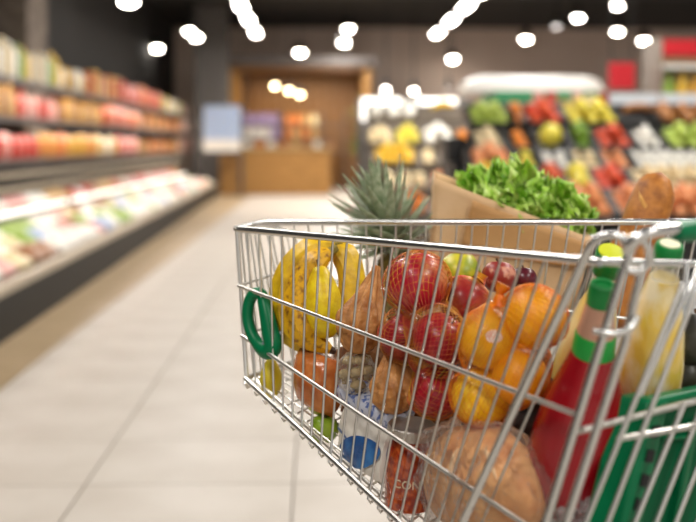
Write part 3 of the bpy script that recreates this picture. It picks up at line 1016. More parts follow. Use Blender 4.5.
def citrus(px, py, d, rpx, ax, label, m, el=1.0):
    c = P(px, py, d)
    r = rpx / 1000 * d
    M = frame_to(ax)

    def fn(u):
        q = math.hypot(u.x, u.y)
        return c + M @ Vector((u.x * r, u.y * r, r * el * (u.z + (.07 if u.z > 0 else -.04) * math.exp(-(q / .16) ** 2) - .05 * math.exp(-(q / .07) ** 2) * (u.z > 0))))
    t = thing('citrus_fruit', label, 'citrus fruit', c - UPZ * r)
    MB().blob(fn, 28, 18).build('rind', m, t, origin=c)
    MB().lathe([(r * .07, 0), (r * .09, .0008), (r * .05, .0016)], 8, Matrix.Translation(c + M @ Vector((0, 0, r * el * .97))) @ M.to_4x4()).build('stem_button', mat('stem_button', '#8a7a34', .6), t)
    return c, r


CI = [citrus(488, 338, 1.255, 30, (.2, .2, .9), 'yellow citrus fruit with a small white sticker', cit_m),
      citrus(535, 317, 1.225, 31, (.1, .3, .9), 'topmost orange citrus fruit beside the slanting cart tube', cit_o),
      citrus(481, 397, 1.265, 29.5, (-.4, -.3, .8), 'lowest yellow citrus fruit above the wrapped loaf', cit_m),
      citrus(520, 377, 1.235, 28, (.5, .0, .8), 'orange citrus fruit low in the net beside the red bottle', cit_o),
      citrus(506, 352, 1.31, 26, (.1, .8, .5), 'orange citrus fruit hidden behind the stickered one', cit_o)]
# sticker on the first one
c, r = CI[0]
toc = (Vector((0, 0, HC)) - c).normalized()
sd = (toc + Vector((.2, 0, .05))).normalized()
M = frame_to(sd)
mb = MB()
ring = []
for rr in (0, .4, 1.0):
    for k in range(14):
        a_ = 2 * math.pi * k / 14
        q = Vector((rr * .0105 * math.cos(a_), rr * .008 * math.sin(a_), 0))
        n_ = (M @ Vector((q.x, q.y, math.sqrt(max(1e-9, r * r - q.length_squared)))))
        ring.append(c + n_ * 1.012)
mb.add(ring, [(j * 14 + k, j * 14 + (k + 1) % 14, (j + 1) * 14 + (k + 1) % 14, (j + 1) * 14 + k) for j in (0, 1) for k in range(14)])
st = mb.build('fruit_sticker', mat('sticker_white', '#f4efe6', .4, col2='#e6b9a8', scale=160, lo=.5, hi=.6), None)
tag(st, 'small white oval sticker on the yellow citrus fruit', 'sticker')


# ---- netting that hugs the fruit
def net(name, label, fruits, m, neck, nu=64, nv=46, thick=.0009, pad=1.03):
    cen = sum((c for c, r in fruits), Vector()) / len(fruits)
    nd = (neck - cen).normalized()
    M = frame_to(nd)

    def rad(u):
        best = .02
        acc = []
        for c, r in fruits:
            rr = r * pad
            q = c - cen
            b = u.dot(q)
            disc = rr * rr - (q.length_squared - b * b)
            if disc > 0:
                best = max(best, b + math.sqrt(disc))
            # support plane gives the straight spans between fruit
            acc.append(q.dot(u) + rr)
        return lerp(best, max(acc), .35)

    vs, idx = [], {}
    for j in range(nv + 1):
        ph = -math.pi / 2 + .08 + (math.pi - .16) * j / nv
        for i in range(nu):
            th = 2 * math.pi * (i + .5 * (j % 2)) / nu
            u = M @ Vector((math.cos(ph) * math.cos(th), math.cos(ph) * math.sin(th), math.sin(ph)))
            idx[(i, j)] = len(vs)
            vs.append(cen + u * rad(u))
    fs = []
    for j in range(nv - 1):
        for i in range(nu):
            if j % 2 == 0:
                l, rt = (i - 1) % nu, i
            else:
                l, rt = i, (i + 1) % nu
            fs.append((idx[(i, j)], idx[(rt, j + 1)], idx[(i, j + 2)], idx[(l, j + 1)]))
    t = thing(name, label, 'net bag', cen)
    me_o = MB().add(vs, fs).build('netting', m, t, origin=cen)
    me_o['kind'] = 'stuff'
    w = me_o.modifiers.new('threads', 'WIREFRAME')
    w.thickness = thick
    w.use_even_offset = False
    top = vs[idx[(0, nv)]]
    MB().tube(arc([cen + nd * rad(nd) * .98, cen + nd * (rad(nd) + .012), neck, neck + Vector((.006, 0, .012))], 4), [.012, .010, .008, .006, .0045, .004, .004, .004, .0045, .006, .008, .009, .010][:13], 8).build('gathered_neck', m, t)
    return t


net_r = mat('net_red', '#b8402c', .4, col2='#d9a02e', scale=30)
net_o = mat('net_orange', '#d96a0a', .4, col2='#e08a18', scale=60)
net('fruit_net', 'red net bag stretched over the red apples', AP, net_r, P(478, 282, 1.40))
net('fruit_net', 'orange net bag stretched over the yellow citrus fruit', CI, net_o, P(499, 294, 1.24))

# ---- pears and small fruit behind
pear_m = mat('pear_skin', '#e8cc1c', .35, col2='#d2ac12', scale=70, bump=.2, bscale=160)
grn_m = mat('pear_green', '#c6bb2a', .38, col2='#8d9a26', scale=30, lo=.42, hi=.6)


def pear(px, py, d, wpx, hpx, ax, label, m, name='yellow_pear', neck=.55):
    c = P(px, py, d)
    w, h = wpx / 1000 * d, hpx / 1000 * d
    M = frame_to(ax)

    def fn(u):
        k = 1 if u.z < 0 else 1 - (1 - neck) * (math.sin(u.z * math.pi / 2)) ** 1.6
        return c + M @ Vector((u.x * w * k, u.y * w * k, u.z * h - (.1 * h * math.exp(-(math.hypot(u.x, u.y) / .2) ** 2) * (1 if u.z > 0 else -1))))
    t = thing(name, label, 'pear', c - UPZ * h)
    MB().blob(fn, 24, 16).build('flesh', m, t, origin=c)
    MB().tube([c + M @ Vector((0, 0, h * .85)), c + M @ Vector((.004, 0, h * 1.12))], .002, 6).build('stem', stem_m, t)


pear(323, 302, 1.59, 19, 38, (-.1, .1, 1), 'yellow pear framed by the two bananas', pear_m, neck=.78)
pear(460, 271, 1.50, 22, 21, (.3, .1, 1), 'yellow green pear behind the largest red apple', grn_m, neck=.8)
pear(271, 378, 1.655, 11.5, 21, (0, 0, 1), 'small pale yellow pear at the nose of the cart', mat('pear_pale', '#e3cf3c', .4, col2='#d2b92a', scale=18), neck=.75)
salm = mat('mottled_red', '#8c2a22', .4, col2='#c98a72', scale=55, lo=.5, hi=.62)
dkp = mat('plum_skin', '#431320', .3, col2='#5e1a26', scale=12)
apple(499, 277, 1.47, 17.5, (.1, .2, 1), 'mottled dark red apple with pale specks behind the citrus', salm)
apple(524, 279, 1.50, 13, (.1, .2, 1), 'dark purple plum behind the topmost orange citrus fruit', dkp, cat='plum', name='purple_plum')
limg = mat('green_apple_skin', '#a3ad22', .3, col2='#c2c040', scale=16)
apple(321, 401, 1.575, 15, (0, 0, 1), 'yellow green apple above another beside the striped pack', limg, name='green_apple')
apple(324, 429, 1.555, 15, (.1, 0, 1), 'lower green apple beside the blue and white pack', mat('green_apple_dark', '#6f9420', .3, col2='#93aa33', scale=16), name='green_apple')

# ---- bananas
ban_m = mat('banana_peel', '#dfb616', .42, col2='#c29a14', scale=60, bump=.2, bscale=120)
ban_s = mat('banana_spotted', '#d9a414', .42, col2='#7e4d12', scale=110, lo=.50, hi=.70)


def banana(pts, rpx, label, m):
    path = arc([P(*p) for p in pts], 5)
    n_ = len(path)
    t = thing('banana', label, 'banana', path[n_ // 2] - UPZ * .02, 'bananas at the cart nose')
    mid_d = pts[len(pts) // 2][2]
    R0 = rpx / 1000 * mid_d
    rr = [R0 * (.34 + .66 * min(1, (i / n_) * 5.5)) * (.30 + .70 * min(1, (n_ - 1 - i) / n_ * 4.5)) for i in range(n_)]
    MB().tube(path, rr, 7).build('peel', m, t)
    MB().tube([path[0], path[0] + (path[0] - path[1]).normalized() * .014], [rr[0], rr[0] * .8], 6).build('stalk', mat('banana_stalk', '#7a6a24', .6), t)
    MB().tube([path[-1], path[-1] + (path[-1] - path[-2]).normalized() * .008], [rr[-1], rr[-1] * .6], 6).build('tip', mat('banana_tip', '#3c2412', .7), t)


banana([(334, 246, 1.66), (312, 253, 1.65), (293, 272, 1.64), (285, 300, 1.635), (290, 330, 1.63), (312, 352, 1.62)], 17, 'long yellow banana curving down the left of the pear', ban_m)
banana([(330, 252, 1.63), (314, 264, 1.62), (300, 288, 1.61), (297, 316, 1.60), (308, 338, 1.595), (331, 350, 1.585)], 14.5, 'spotted ripe banana tucked inside the long yellow one', ban_s)
banana([(333, 246, 1.665), (346, 258, 1.66), (352, 278, 1.65), (350, 304, 1.64), (340, 330, 1.625)], 14, 'short banana hanging down the right of the pear', ban_m)

# ---- brown paper parcels with twisted tops
kraft = mat('kraft_paper', '#dab68c', .75, col2='#cda678', scale=9, bump=.35, bscale=35)
kraft2 = mat('kraft_parcel', '#c98d50', .55, col2='#a5672f', scale=45, bump=.7, bscale=110)


def parcel(px, py, d, wpx, hpx, top, label):
    c = P(px, py, d)
    w, h = wpx / 1000 * d, hpx / 1000 * d
    tp = P(*top)
    ax = (tp - c).normalized()
    M = frame_to(ax)
    L = (tp - c).length

    def fn(u):
        an = math.atan2(u.y, u.x)
        s = u.z
        k = 1.0 if s < .1 else max(.17, 1 - ((s - .1) / .9) ** .75 * .9)
        q = 1 + (.05 + .16 * max(0, s)) * math.cos(9 * an + 2 * s) + .10 * nz(u, 2.3, px * .1) - .22 * abs(nz(u, 2.8, px * .3)) - .12 * abs(nz(u, 6.0, px * .2)) + .08
        rad_ = math.sqrt(max(0, 1 - min(s, 0) ** 2)) if s < 0 else 1
        qx = math.hypot(u.x, u.y) or 1e-6
        R_ = w * k * q * rad_ * (1 if s < .97 else .8)
        z_ = s * h if s < 0 else s * L
        return c + M @ Vector((u.x / qx * R_ if qx > 1e-4 else 0, u.y / qx * R_ if qx > 1e-4 else 0, z_))
    o = MB().blob(fn, 72, 44).build('paper_parcel', kraft2, None)
    tag(o, label, 'paper parcel', 'brown paper parcels in the cart')


parcel(362, 322, 1.475, 24, 32, (377, 266, 1.50), 'upper brown paper parcel with twisted top beside the banana')
parcel(394, 388, 1.405, 24, 26, (399, 330, 1.42), 'lower brown paper parcel with twisted top above the jar')
# clear bag of pale mushrooms under the parcels


def film_mat(name, body, tint, fac=.5):
    m = bpy.data.materials.new(name)
    m.use_nodes = True
    nt = m.node_tree
    nt.nodes.clear()
    out = nt.nodes.new('ShaderNodeOutputMaterial')
    tr = nt.nodes.new('ShaderNodeBsdfTransparent')
    gl = nt.nodes.new('ShaderNodeBsdfPrincipled')
    gl.inputs['Base Color'].default_value = lin(tint)
    gl.inputs['Roughness'].default_value = .12
    gl.inputs['Specular IOR Level'].default_value = 1.0
    fr_ = nt.nodes.new('ShaderNodeFresnel')
    fr_.inputs['IOR'].default_value = 1.5
    ma = nt.nodes.new('ShaderNodeMath')
    ma.operation = 'MULTIPLY_ADD'
    ma.inputs[1].default_value = fac
    ma.inputs[2].default_value = body
    tc = nt.nodes.new('ShaderNodeTexCoord')
    no = nt.nodes.new('ShaderNodeTexNoise')
    no.inputs['Scale'].default_value = 38
    no.inputs['Detail'].default_value = 2
    no.inputs['Distortion'].default_value = 1.5
    bp = nt.nodes.new('ShaderNodeBump')
    bp.inputs['Strength'].default_value = 1.0
    bp.inputs['Distance'].default_value = .01
    mx = nt.nodes.new('ShaderNodeMixShader')
    L_ = nt.links.new
    L_(tc.outputs['Object'], no.inputs['Vector'])
    L_(no.outputs['Fac'], bp.inputs['Height'])
    L_(bp.outputs[0], gl.inputs['Normal'])
    L_(bp.outputs[0], fr_.inputs['Normal'])
    L_(fr_.outputs[0], ma.inputs[0])
    L_(ma.outputs[0], mx.inputs[0])
    L_(tr.outputs[0], mx.inputs[1])
    L_(gl.outputs[0], mx.inputs[2])
    L_(mx.outputs[0], out.inputs[0])
    return m


film = film_mat('clear_film', .03, '#f6f0ea', .75)
milky = film_mat('milky_film', .22, '#e9e6e4', .8)


def crumple_bag(c, rx, ry, rz, M, label, name='plastic_bag', amp=.12, m=film, seed=0, f=3.0):
    def fn(u):
        k = 1 + amp * (nz(u, f, seed) + .7 * (.4 - abs(nz(u, f * 1.9, seed + 9))) + .5 * (.3 - abs(nz(u, f * 4.2, seed + 4))))
        return c + M @ Vector((u.x * rx * k, u.y * ry * k, u.z * rz * k))
    o = MB().blob(fn, 96, 60).build(name, m, None)
    return tag(o, label, 'plastic bag')


mush = mat('mushroom_skin', '#b8a070', .6, col2='#7f6840', scale=30)
for (x, y, r) in ((350, 362, 8), (361, 361, 8.5), (355, 374, 8), (367, 372, 8), (345, 376, 8), (358, 386, 8)):
    cc = P(x, y, 1.47)
    rr = r / 1000 * 1.47
    t = thing('mushroom', {(350, 362): 'upper left', (361, 361): 'upper right', (355, 374): 'middle', (367, 372): 'right hand', (345, 376): 'left hand', (358, 386): 'lowest'}[(x, y)] + ' pale mushroom in the clear bag under the paper parcel', 'mushroom', cc - UPZ * rr, 'mushrooms in the clear bag')
    MB().blob(lambda u: cc + Vector((u.x, u.y, u.z * (.85 if u.z > 0 else .35))) * rr, 16, 10).build('cap', mush, t)
    MB().tube([cc - UPZ * rr * .3, cc - UPZ * rr * .95], rr * .4, 8).build('stalk', mush, t)
crumple_bag(P(356, 373, 1.47), .030, .022, .030, Matrix.Identity(3), 'clear plastic bag of mushrooms under the upper paper parcel', seed=3)

# direction of the near side and its vertical, for packs that stand against it
SD = (near(1, .8) - near(0, .8))
SD.z = 0
SD.normalize()
INW = -OUT


def pack(name, q, th, m, label, cat, puff=.35, nu=12, nv=12, seed=0, amp=.003):
    """soft pack from four front corners (TL, TR, BR, BL), bulging, thickness th inward"""
    tl, tr, br, bl = q
    nrm = (tr - tl).cross(bl - tl).normalized()
    if nrm.dot(Vector((0, 1, 0))) < 0:
        nrm = -nrm
    mb = MB()

    def side(s):
        def fn(u, v):
            p = lerp(lerp(tl, tr, u), lerp(bl, br, u), v)
            k = (max(0, 4 * u * (1 - u)) * max(0, 4 * v * (1 - v))) ** puff
            return p + nrm * (th / 2 + s * th / 2 * k + amp * k * nz(p, 60, seed + s))
        return fn
    mb.grid(side(-1), nu, nv)
    n0 = len(mb.v)
    mb.grid(side(1), nu, nv)
    mb.f[nu * nv:] = [tuple(reversed(f)) for f in mb.f[nu * nv:]]
    return mb, nrm, side(-1)


# orange brown glossy pack near the nose
ob = mat('carrot_film', '#b8602a', .25, col2='#d98a4a', scale=40, lo=.4, hi=.7, bump=.5, bscale=45, coat=.3)
mb, nr, fs_ = pack('pack', [P(284, 352, 1.585), P(321, 366, 1.525), P(317, 424, 1.53), P(285, 402, 1.59)], .07, ob, '', '', seed=4)
t = thing('snack_bag', 'glossy orange brown plastic pack beside the pale yellow pear', 'pack', P(300, 410, 1.57))
mb.build('bag', ob, t)
MB().grid(lambda u, v: lerp(P(284, 346, 1.60), P(321, 360, 1.54), u) + UPZ * (-.012 * v) + nr * (.034 + .003 * math.sin(u * 40)), 24, 2).build('crimped_seal', film, t)

# blue and white pack
wp = mat('pack_white', '#e6ded2', .45, bump=.15, bscale=30)
t = thing('blue_white_pack', 'white food pack with a blue oval and clear blue patterned top', 'pack', P(355, 470, 1.45))
q = [P(333, 400, 1.505), P(386, 434, 1.385), P(376, 492, 1.385), P(328, 455, 1.515)]
mb, nr, fr = pack('pack', q, .07, wp, '', '', puff=.22, seed=8)
mb.build('body', wp, t)
blue = mat('pack_blue', '#1d4f8c', .4, col2='#3a78b4', scale=30)
o = MB()
tl, tr, br, bl = q
cx, cy = .56, .60


def oval(px, py):
    return None


ov = []
for rr in (0, .5, 1.0):
    for k in range(20):
        a_ = 2 * math.pi * k / 20
        eu, ev = rr * (.36 * math.cos(a_)), rr * (.30 * math.sin(a_) - .20 * math.cos(a_))
        ov.append(fr(min(.96, cx + eu), min(.98, max(.02, cy + ev))) - nr * .0035)
o.add(ov, [(j * 20 + k, j * 20 + (k + 1) % 20, (j + 1) * 20 + (k + 1) % 20, (j + 1) * 20 + k) for j in (0, 1) for k in range(20)])
o.build('blue_oval', blue, t)
o = MB()
o.grid(lambda u, v: fr(.02 + .5 * u, .40 + .05 * v - .16 * math.sin(u * 1.6) + .30 * u) - nr * .003, 10, 1)
o.build('blue_stripe', mat('pack_navy', '#5b6c92', .45), t)
tw = mat('pack_top_film', '#b9bccb', .2, col2='#57689c', scale=110, lo=.5, hi=.6, bump=.5, bscale=60, coat=.3)
mb2, nr2, _ = pack('pack', [P(327, 380, 1.515), P(388, 416, 1.375), P(386, 436, 1.385), P(332, 404, 1.507)], .06, tw, '', '', puff=.2, seed=2, amp=.005)
mb2.build('patterned_top', tw, t)

# ---- jar of red sauce
jc, jt = P(408, 507, 1.375), P(412, 424, 1.365)
ax = (jt - jc)
JL = ax.length
M = Matrix.Translation(jc) @ frame_to(ax).to_4x4()
t = thing('sauce_jar', 'glass jar of red sauce with a silver lid beside the wrapped loaf', 'jar', jc)
R_j = .0335
MB().lathe([(R_j * .8, 0), (R_j, .006), (R_j, JL * .62), (R_j * .92, JL * .76), (R_j * .86, JL * .82), (R_j * .86, JL * .9)], 32, M).build('glass', mat('jar_sauce', '#8a2409', .08, col2='#c45a24', scale=120, coat=1.0, bump=.2, bscale=120, lo=.42, hi=.68), t)
MB().lathe([(R_j * .98, JL * .87), (R_j * 1.0, JL * .88), (R_j * 1.0, JL * .985), (R_j * .95, JL * 1.0), (R_j * .9, JL * .99), (.001, JL * .985)], 32, M).build('lid', mat('jar_lid', '#b9b2aa', .3, .85), t)
# raised pale lettering round the jar
cu = bpy.data.curves.new('letters', 'FONT')
cu.body = 'CON'
cu.size = .016
cu.extrude = .0004
cu.align_x = 'CENTER'
tmp = bpy.data.objects.new('tmp_letters', cu)
COL.objects.link(tmp)
bpy.context.view_layer.update()
me = bpy.data.meshes.new_from_object(tmp.evaluated_get(bpy.context.evaluated_depsgraph_get()))
bpy.data.objects.remove(tmp)
jr = frame_to(ax)
face = Vector((-jc.x, -jc.y, 0)).normalized()
# local frame: e_out toward the camera, e_r to the right
up_ = ax.normalized()
e_out = (face - up_ * face.dot(up_)).normalized()
e_r = up_.cross(e_out).normalized()
for v in me.vertices:
    an = v.co.x / R_j - .1
    p = jc + up_ * (JL * .34 + v.co.y) + (e_out * math.cos(an) + e_r * math.sin(an)) * (R_j + .0012 + v.co.z)
    v.co = p - t.location
me.materials.clear()
me.materials.append(mat('jar_letters', '#e8cfae', .5))
lo_ = bpy.data.objects.new('lettering', me)
COL.objects.link(lo_)
lo_.parent = t

# ---- wrapped round loaf
lc = P(484, 489, 1.275)
crust = mat('pale_crust', '#f0b878', .6, col2='#cf8244', scale=22, lo=.42, hi=.72, bump=.25, bscale=130)
LM = Matrix((SD, INW, UPZ)).transposed()
LT = Matrix.Rotation(math.radians(20), 3, OUT) @ LM


def loaf(u):
    k = 1 + .06 * nz(u, 1.8, 2)
    z = u.z * (.082 if u.z > 0 else .06)
    return lc + LT @ Vector((math.copysign(abs(u.x) ** .85, u.x) * .115 * k, u.y * .062 * k, z * k))


t = thing('bread_loaf', 'large pale round bread loaf wrapped in clear film', 'bread', lc - UPZ * .06)
MB().blob(loaf, 36, 24).build('crust', crust, t, origin=lc)
for k in range(3):
    MB().tube([loaf(Vector((-.5 + .42 * k + .1 * s, -.55 - .1 * s, .2 + .6 * s)).normalized()) for s in (0, .25, .5, .75, 1)], [.001, .003, .004, .003, .001], 6).build('score_mark', mat('score_flour', '#e9c79a', .8), t)
crumple_bag(lc + OUT * .0, .128, .073, .095, LT, 'crinkled clear film wrapped around the round loaf', name='plastic_film', amp=.11, seed=5, f=2.6)
# the gathered end of that film below the red bottle
crumple_bag(P(572, 520, 1.19), .055, .04, .035, LT, 'crinkled gathered end of clear film under the red bottle', name='plastic_film', amp=.35, seed=11, f=4.5, m=milky)


# ---- bottles
def bottle(name, label, base, top, prof, parts):
    """prof heights are fractions of the base-top length; parts: (name, material, profile)"""
    b, t_ = P(*base), P(*top)
    ax_ = t_ - b
    L = ax_.length
    M = Matrix.Translation(b) @ frame_to(ax_).to_4x4()
    t = thing(name, label, 'bottle', b)
    for nm, m, pr in parts:
        MB().lathe([(r, h * L) for r, h in pr], 32, M).build(nm, m, t)
    return t, M, L


ketch = mat('tomato_sauce', '#960a18', .18, coat=.3)
clearp = mat('clear_plastic', '#f3eee6', .1, alpha=.32, spec=.7)
capg = mat('cap_green', '#0b7d37', .35)
bottle('sauce_bottle', 'tall bottle of red tomato sauce with a bright green cap', (572, 497, 1.225), (603, 284, 1.115), None, [
    ('sauce', ketch, [(.046, 0), (.056, .02), (.0605, .09), (.0605, .20), (.056, .34), (.046, .48), (.034, .60), (.0245, .70)]),
    ('neck_label', mat('label_green', '#18983a', .4), [(.0242, .69), (.0242, .70), (.0232, .78), (.0222, .79)]),
    ('neck', mat('sauce_neck', '#b98a72', .12, spec=.7), [(.0225, .78), (.0205, .82), (.0165, .9), (.015, .93)]),
    ('cap', capg, [(.0150, .872), (.0158, .875), (.0158, .975), (.0140, 1.0), (.0105, 1.0), (.0095, .99)]),
    ('neck_ring', capg, [(.0165, .845), (.0172, .85), (.0172, .865), (.0160, .868)])])
lem = mat('lemon_juice', '#e6c150', .14, col2='#f4e6c0', scale=45, coat=.8, stretch=(1, 1, .4))
bottle('juice_bottle', 'pale yellow juice bottle with green cap beside the handle', (636, 440, 1.27), (670, 244, 1.17), None, [
    ('juice', lem, [(.034, 0), (.041, .03), (.0425, .2), (.041, .42), (.034, .6), (.025, .74), (.0175, .84)]),
    ('neck', clearp, [(.0178, .83), (.0150, .9), (.0142, .95)]),
    ('cap', capg, [(.0160, .915), (.0168, .92), (.0168, .985), (.0150, 1.0), (.012, 1.0)]),
    ('cap_disc', mat('cap_cream', '#e7e3c0', .4), [(.0118, 1.0), (.0118, 1.004), (.001, 1.005)])])
bottle('juice_bottle', 'pale juice bottle with lime topped green cap behind the red bottle', (568, 430, 1.43), (611, 252, 1.26), None, [
    ('juice', mat('pale_juice', '#e9cc6a', .2, col2='#efdfa0', scale=12, coat=.7), [(.034, 0), (.040, .03), (.040, .42), (.032, .6), (.0245, .72), (.0185, .78)]),
    ('neck', clearp, [(.0188, .77), (.0170, .86), (.0165, .93)]),
    ('cap', capg, [(.0180, .90), (.0188, .905), (.0188, .985), (.0175, 1.0), (.0160, 1.0)]),
    ('cap_disc', mat('cap_lime', '#c9cf2c', .4), [(.0158, 1.0), (.0158, 1.006), (.001, 1.010)])])
# white wrapped pack and black net bag beyond the juice bottle
wh = mat('white_wrap', '#e5e5e6', .3, col2='#b9bdc2', scale=60, bump=.5, bscale=60, coat=.3)
mb, _, _ = pack('pack', [P(664, 286, 1.32), P(740, 280, 1.4), P(740, 345, 1.4), P(668, 345, 1.32)], .06, wh, '', '', seed=14, amp=.008)
tag(mb.build('white_wrapped_pack', wh, None), 'white wrapped pack behind the pale yellow juice bottle', 'pack')
bk = mat('black_produce', '#23201e', .4, col2='#3c3a2c', scale=18, bump=.4, bscale=60)
for (x, y, r, lb) in ((690, 340, 22, 'upper'), (684, 374, 20, 'lower')):
    pear(x, y, 1.27, r, r * 1.3, (.3, .2, .8), '%s dark avocado beside the juice bottle and green seat' % lb, bk, name='dark_avocado', neck=.75)

# added dark crumpled shape that stands in for shade mid-basket
def shade_shape(u):
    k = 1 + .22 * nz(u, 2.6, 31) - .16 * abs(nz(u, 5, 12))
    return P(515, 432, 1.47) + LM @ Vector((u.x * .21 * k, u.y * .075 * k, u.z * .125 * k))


tag(MB().blob(shade_shape, 60, 36).build('shade_stand_in', mat('shade_dark', '#2b2220', .7, col2='#3d2c25', scale=60, bump=.5, bscale=90), None), 'dark crumpled bag shape added as shade behind the fruit and bottles', 'bag')

def filler(u):  # added brown crumpled shape in place of shade behind the parcels
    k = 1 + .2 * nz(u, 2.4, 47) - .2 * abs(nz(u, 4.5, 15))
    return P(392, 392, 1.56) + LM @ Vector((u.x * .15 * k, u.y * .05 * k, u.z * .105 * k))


tag(MB().blob(filler, 56, 34).build('paper_filler', mat('shade_brown', '#8a5a30', .75, col2='#704423', scale=50, bump=.5, bscale=90), None), 'crumpled darker brown paper sack added as shade behind the paper parcels', 'paper sack')

# ---- pineapple behind the divider
pb = P(413, 300, 1.93)
pax = (P(396, 236, 1.90) - pb).normalized()
pm = mat('pineapple_skin', '#6d5a26', .6, col2='#9a8436', scale=70)
t = thing('pineapple', 'pineapple with a grey green spiky crown leaning left', 'pineapple', pb - UPZ * .11)
M = frame_to(pax)


def pine(u):
    an = math.atan2(u.y, u.x)
    s = u.z
    g = abs(math.sin(an * 6.5 + s * 8)) * abs(math.sin(an * 6.5 - s * 8))
    q = math.hypot(u.x, u.y)
    R_ = .056 * (1 - abs(s) ** 5) ** .5 if abs(s) < 1 else 0
    R_ *= 1 + .09 * g
    return pb + M @ Vector((u.x / max(q, 1e-5) * R_, u.y / max(q, 1e-5) * R_, s * .112))


MB().blob(pine, 104, 60).build('body', pm, t, origin=pb)
pleaf = mat('pineapple_leaf', '#839572', .42, col2='#bfc4a8', scale=70, lo=.35, hi=.7)
pleaf2 = mat('pineapple_leaf_red', '#8f9a7c', .42, col2='#a87f74', scale=60, lo=.45, hi=.7)
cb = pb + pax * .108 + Vector((-.008, 0, 0))
random.seed(21)
NL = 60
for k in range(NL):
    f = k / (NL - 1)              # 0 outer/low -> 1 centre/high
    an = k * 2.39996
    spread_ = lerp(1.5, .12, f ** .85)
    dirn = (M @ Vector((math.cos(an) * math.sin(spread_), math.sin(an) * math.sin(spread_), math.cos(spread_)))).normalized()
    dirn = (dirn + Vector((-.22, 0, .10))).normalized()
    L = lerp(.098, .138, min(1, f * 1.6)) * random.uniform(.85, 1.12)
    if f > .8:
        L *= .95
    base = cb + pax * (.052 * f) + (dirn - pax * dirn.dot(pax)) * .022 * (1 - f)
    wv = dirn.cross(pax)
    if wv.length < 1e-3:
        wv = M @ Vector((math.cos(an + 1.57), math.sin(an + 1.57), 0))
    wv.normalize()
    nn = wv.cross(dirn).normalized()
    if nn.dot(pax) < 0:
        nn = -nn
    wl = random.uniform(.0135, .0175)
    curl = random.uniform(-.35, .05) * (1 - f) + .06
    MB().grid(lambda u, v: base + dirn * L * v + nn * (L * curl * v * v + .006 * (2 * u - 1) ** 2 * (1 - v)) + wv * ((2 * u - 1) * wl * (1 - v ** 2.2) ** .9 * (1 - .25 * v)), 4, 7).build('crown_leaf', pleaf2 if k % 4 == 1 else pleaf, t, mods=solidify(.0016))

# ---- kraft paper bag with lettuce
tag_bag = thing('paper_bag', 'open brown kraft paper bag with lettuce in it', 'paper bag', P(505, 330, 1.9))
TLf, TRf, BLf, BRf = P(435, 178, 1.86), P(593, 239, 1.80), P(427, 330, 1.87), P(566, 345, 1.81)
bd = W(.0, .12, 0) - W(0, 0, 0) + (INW * .02)


def bagwall(a0, a1, b0, b1, seed, bul=.006):
    def fn(u, v):
        p = lerp(lerp(a0, a1, u), lerp(b0, b1, u), v)
        n_ = (a1 - a0).cross(b0 - a0).normalized()
        return p + n_ * (bul * (nz(p, 22, seed) + .5 * nz(p, 55, seed)) * min(1, 6 * v + .3))
    return fn


TLb, TRb, BLb, BRb = TLf + bd + UPZ * .01, TRf + bd + UPZ * .012, BLf + bd, BRf + bd
for nm, c4, sd_ in (('front_panel', (TLf, TRf, BLf, BRf), 1), ('back_panel', (TLb, TRb, BLb, BRb), 2), ('side_gusset', (TLf, TLb, BLf, BLb), 3), ('side_gusset', (TRf, TRb, BRf, BRb), 4), ('bottom_panel', (BLf, BRf, BLb, BRb), 5)):
    MB().grid(bagwall(*c4, sd_), 26, 18).build(nm, kraft, tag_bag, mods=solidify(.0012))
# folded-over strip on the front, band shading put in as darker kraft
f0, f1 = lerp(TLf, TRf, .26), TRf
g0, g1 = lerp(lerp(TLf, TRf, .20), lerp(BLf, BRf, .2), .40), lerp(TRf, BRf, .28)
fo = (f1 - f0).cross(g0 - f0).normalized()
if fo.y > 0:
    fo = -fo
MB().grid(lambda u, v: lerp(lerp(lerp(f0, g0, .12), lerp(f1, g1, .2), u), lerp(g0, g1, u), v) + fo * .009, 20, 6).build('folded_flap', mat('kraft_fold_shaded', '#c0935f', .75, col2='#b38450', scale=9, bump=.3, bscale=35), tag_bag, mods=solidify(.0012))

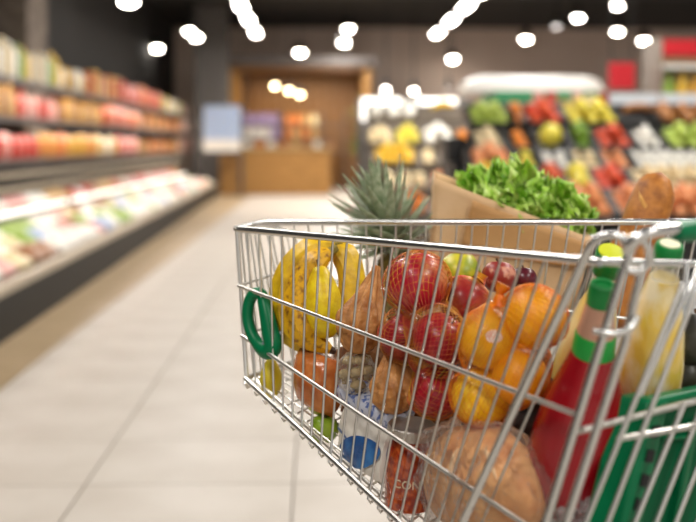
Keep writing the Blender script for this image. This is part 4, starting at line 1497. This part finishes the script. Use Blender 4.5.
let_m = mat('lettuce_leaf', '#a2cf38', .38, col2='#d6ee90', scale=60, lo=.35, hi=.7, bump=.3, bscale=90)
let_d = mat('lettuce_leaf_dark', '#7db82a', .38, col2='#b4d860', scale=60, lo=.35, hi=.7, bump=.3, bscale=90)
t = thing('lettuce', 'bunch of frilly bright green lettuce in the paper bag', 'lettuce', P(520, 260, 1.88))
random.seed(5)
tips = [(461, 172), (472, 164), (484, 168), (494, 161), (505, 170), (517, 158), (528, 165), (536, 172), (549, 176), (560, 180), (572, 184), (583, 194), (590, 208), (478, 182), (498, 184), (515, 182), (532, 188), (548, 192), (562, 198), (576, 206), (470, 176), (508, 190), (526, 200), (544, 205), (560, 212), (490, 176), (585, 213), (540, 182)]
for k, (tx, ty) in enumerate(tips):
    dd = 1.86 + .1 * random.random() - (.02 if k > 12 else 0)
    tip = P(tx, ty - (7 if k < 13 else 2), dd)
    base = P(lerp(530, tx, .45), 262, 1.87 + .04 * random.random())
    L = (tip - base).length
    d_ = (tip - base).normalized()
    wv = Matrix.Rotation(random.uniform(-.7, .7), 3, d_) @ d_.cross(Vector((0, 1, 0))).normalized()
    nn = wv.cross(d_)
    ph = random.random() * 6
    wl = random.uniform(.024, .036)

    def fn(u, v):
        s = 2 * u - 1
        w_ = wl * math.sin(math.pi * min(.94, .12 + v * .72)) ** .7
        edge = max(abs(s), (v - .72) * 3.4 if v > .72 else 0) ** 2
        ruf = .014 * edge * (math.sin(15 * v + 5 * s + ph) + .8 * math.sin(31 * v + ph * 2 - 9 * s)) + .008 * edge * math.sin(23 * s + ph)
        rag = 1 + .22 * edge * math.sin(38 * v + ph * 3) + .06 * edge * math.sin(21 * s + ph)
        vv = v * (1 - .10 * s * s) + .06 * edge * math.sin(22 * s + ph)
        return base + d_ * L * vv + wv * (s * w_ * rag) + nn * (ruf + .018 * math.sin(2.4 * v) - .02 * s * s * v) + Vector((0, -.012, -.010)) * v ** 3
    MB().grid(fn, 14, 22).build('leaf', let_m if k % 3 else let_d, t, mods=solidify(.0008))

# ---- baguette
ba, bb = P(659, 178, 1.79), P(606, 330, 1.75)
ax = ba - bb
L = ax.length
t = thing('baguette', 'golden brown baguette end rising behind the cart rail', 'baguette', bb)
M = frame_to(ax)
bag_m = mat('baguette_crust', '#c07a30', .55, col2='#8a4c18', scale=45, lo=.38, hi=.7, bump=.35, bscale=80)
prof = []
for i in range(25):
    s = i / 24
    rr = .043 * (1 - max(0, (s - .72) / .28) ** 2.6) ** .5 * (1 - max(0, (.12 - s) / .12) ** 2) ** .5 if s < 1 else 0.0008
    prof.append((max(rr, .0008), s * (L + .012)))
MB().lathe(prof, 28, Matrix.Translation(bb) @ M.to_4x4() @ Matrix.Diagonal((1, .85, 1, 1)), wob=lambda a_, h: 1 + .04 * math.sin(3 * a_ + h * 40) + .03 * math.sin(h * 90 + a_)).build('crust', bag_m, t)
sc_m = mat('baguette_score', '#d9a45c', .7, col2='#c58a40', scale=30, bump=.3, bscale=90)
toc = (Vector((0, 0, HC)) - ba).normalized()
sr = ax.normalized().cross(toc).normalized()
on = sr.cross(ax.normalized()).normalized()
if on.dot(toc) < 0:
    on = -on
for k in range(3):
    s0 = .86 - .24 * k
    pts = [bb + ax * (s0 - .2 * q) + (sr * math.sin(lerp(-.7, .6, q)) + on * math.cos(lerp(-.7, .6, q)) * .86) * .0375 for q in (0, .2, .4, .6, .8, 1)]
    MB().tube(pts, [.001, .005, .0075, .0075, .005, .001], 8).build('score_mark', sc_m, t)
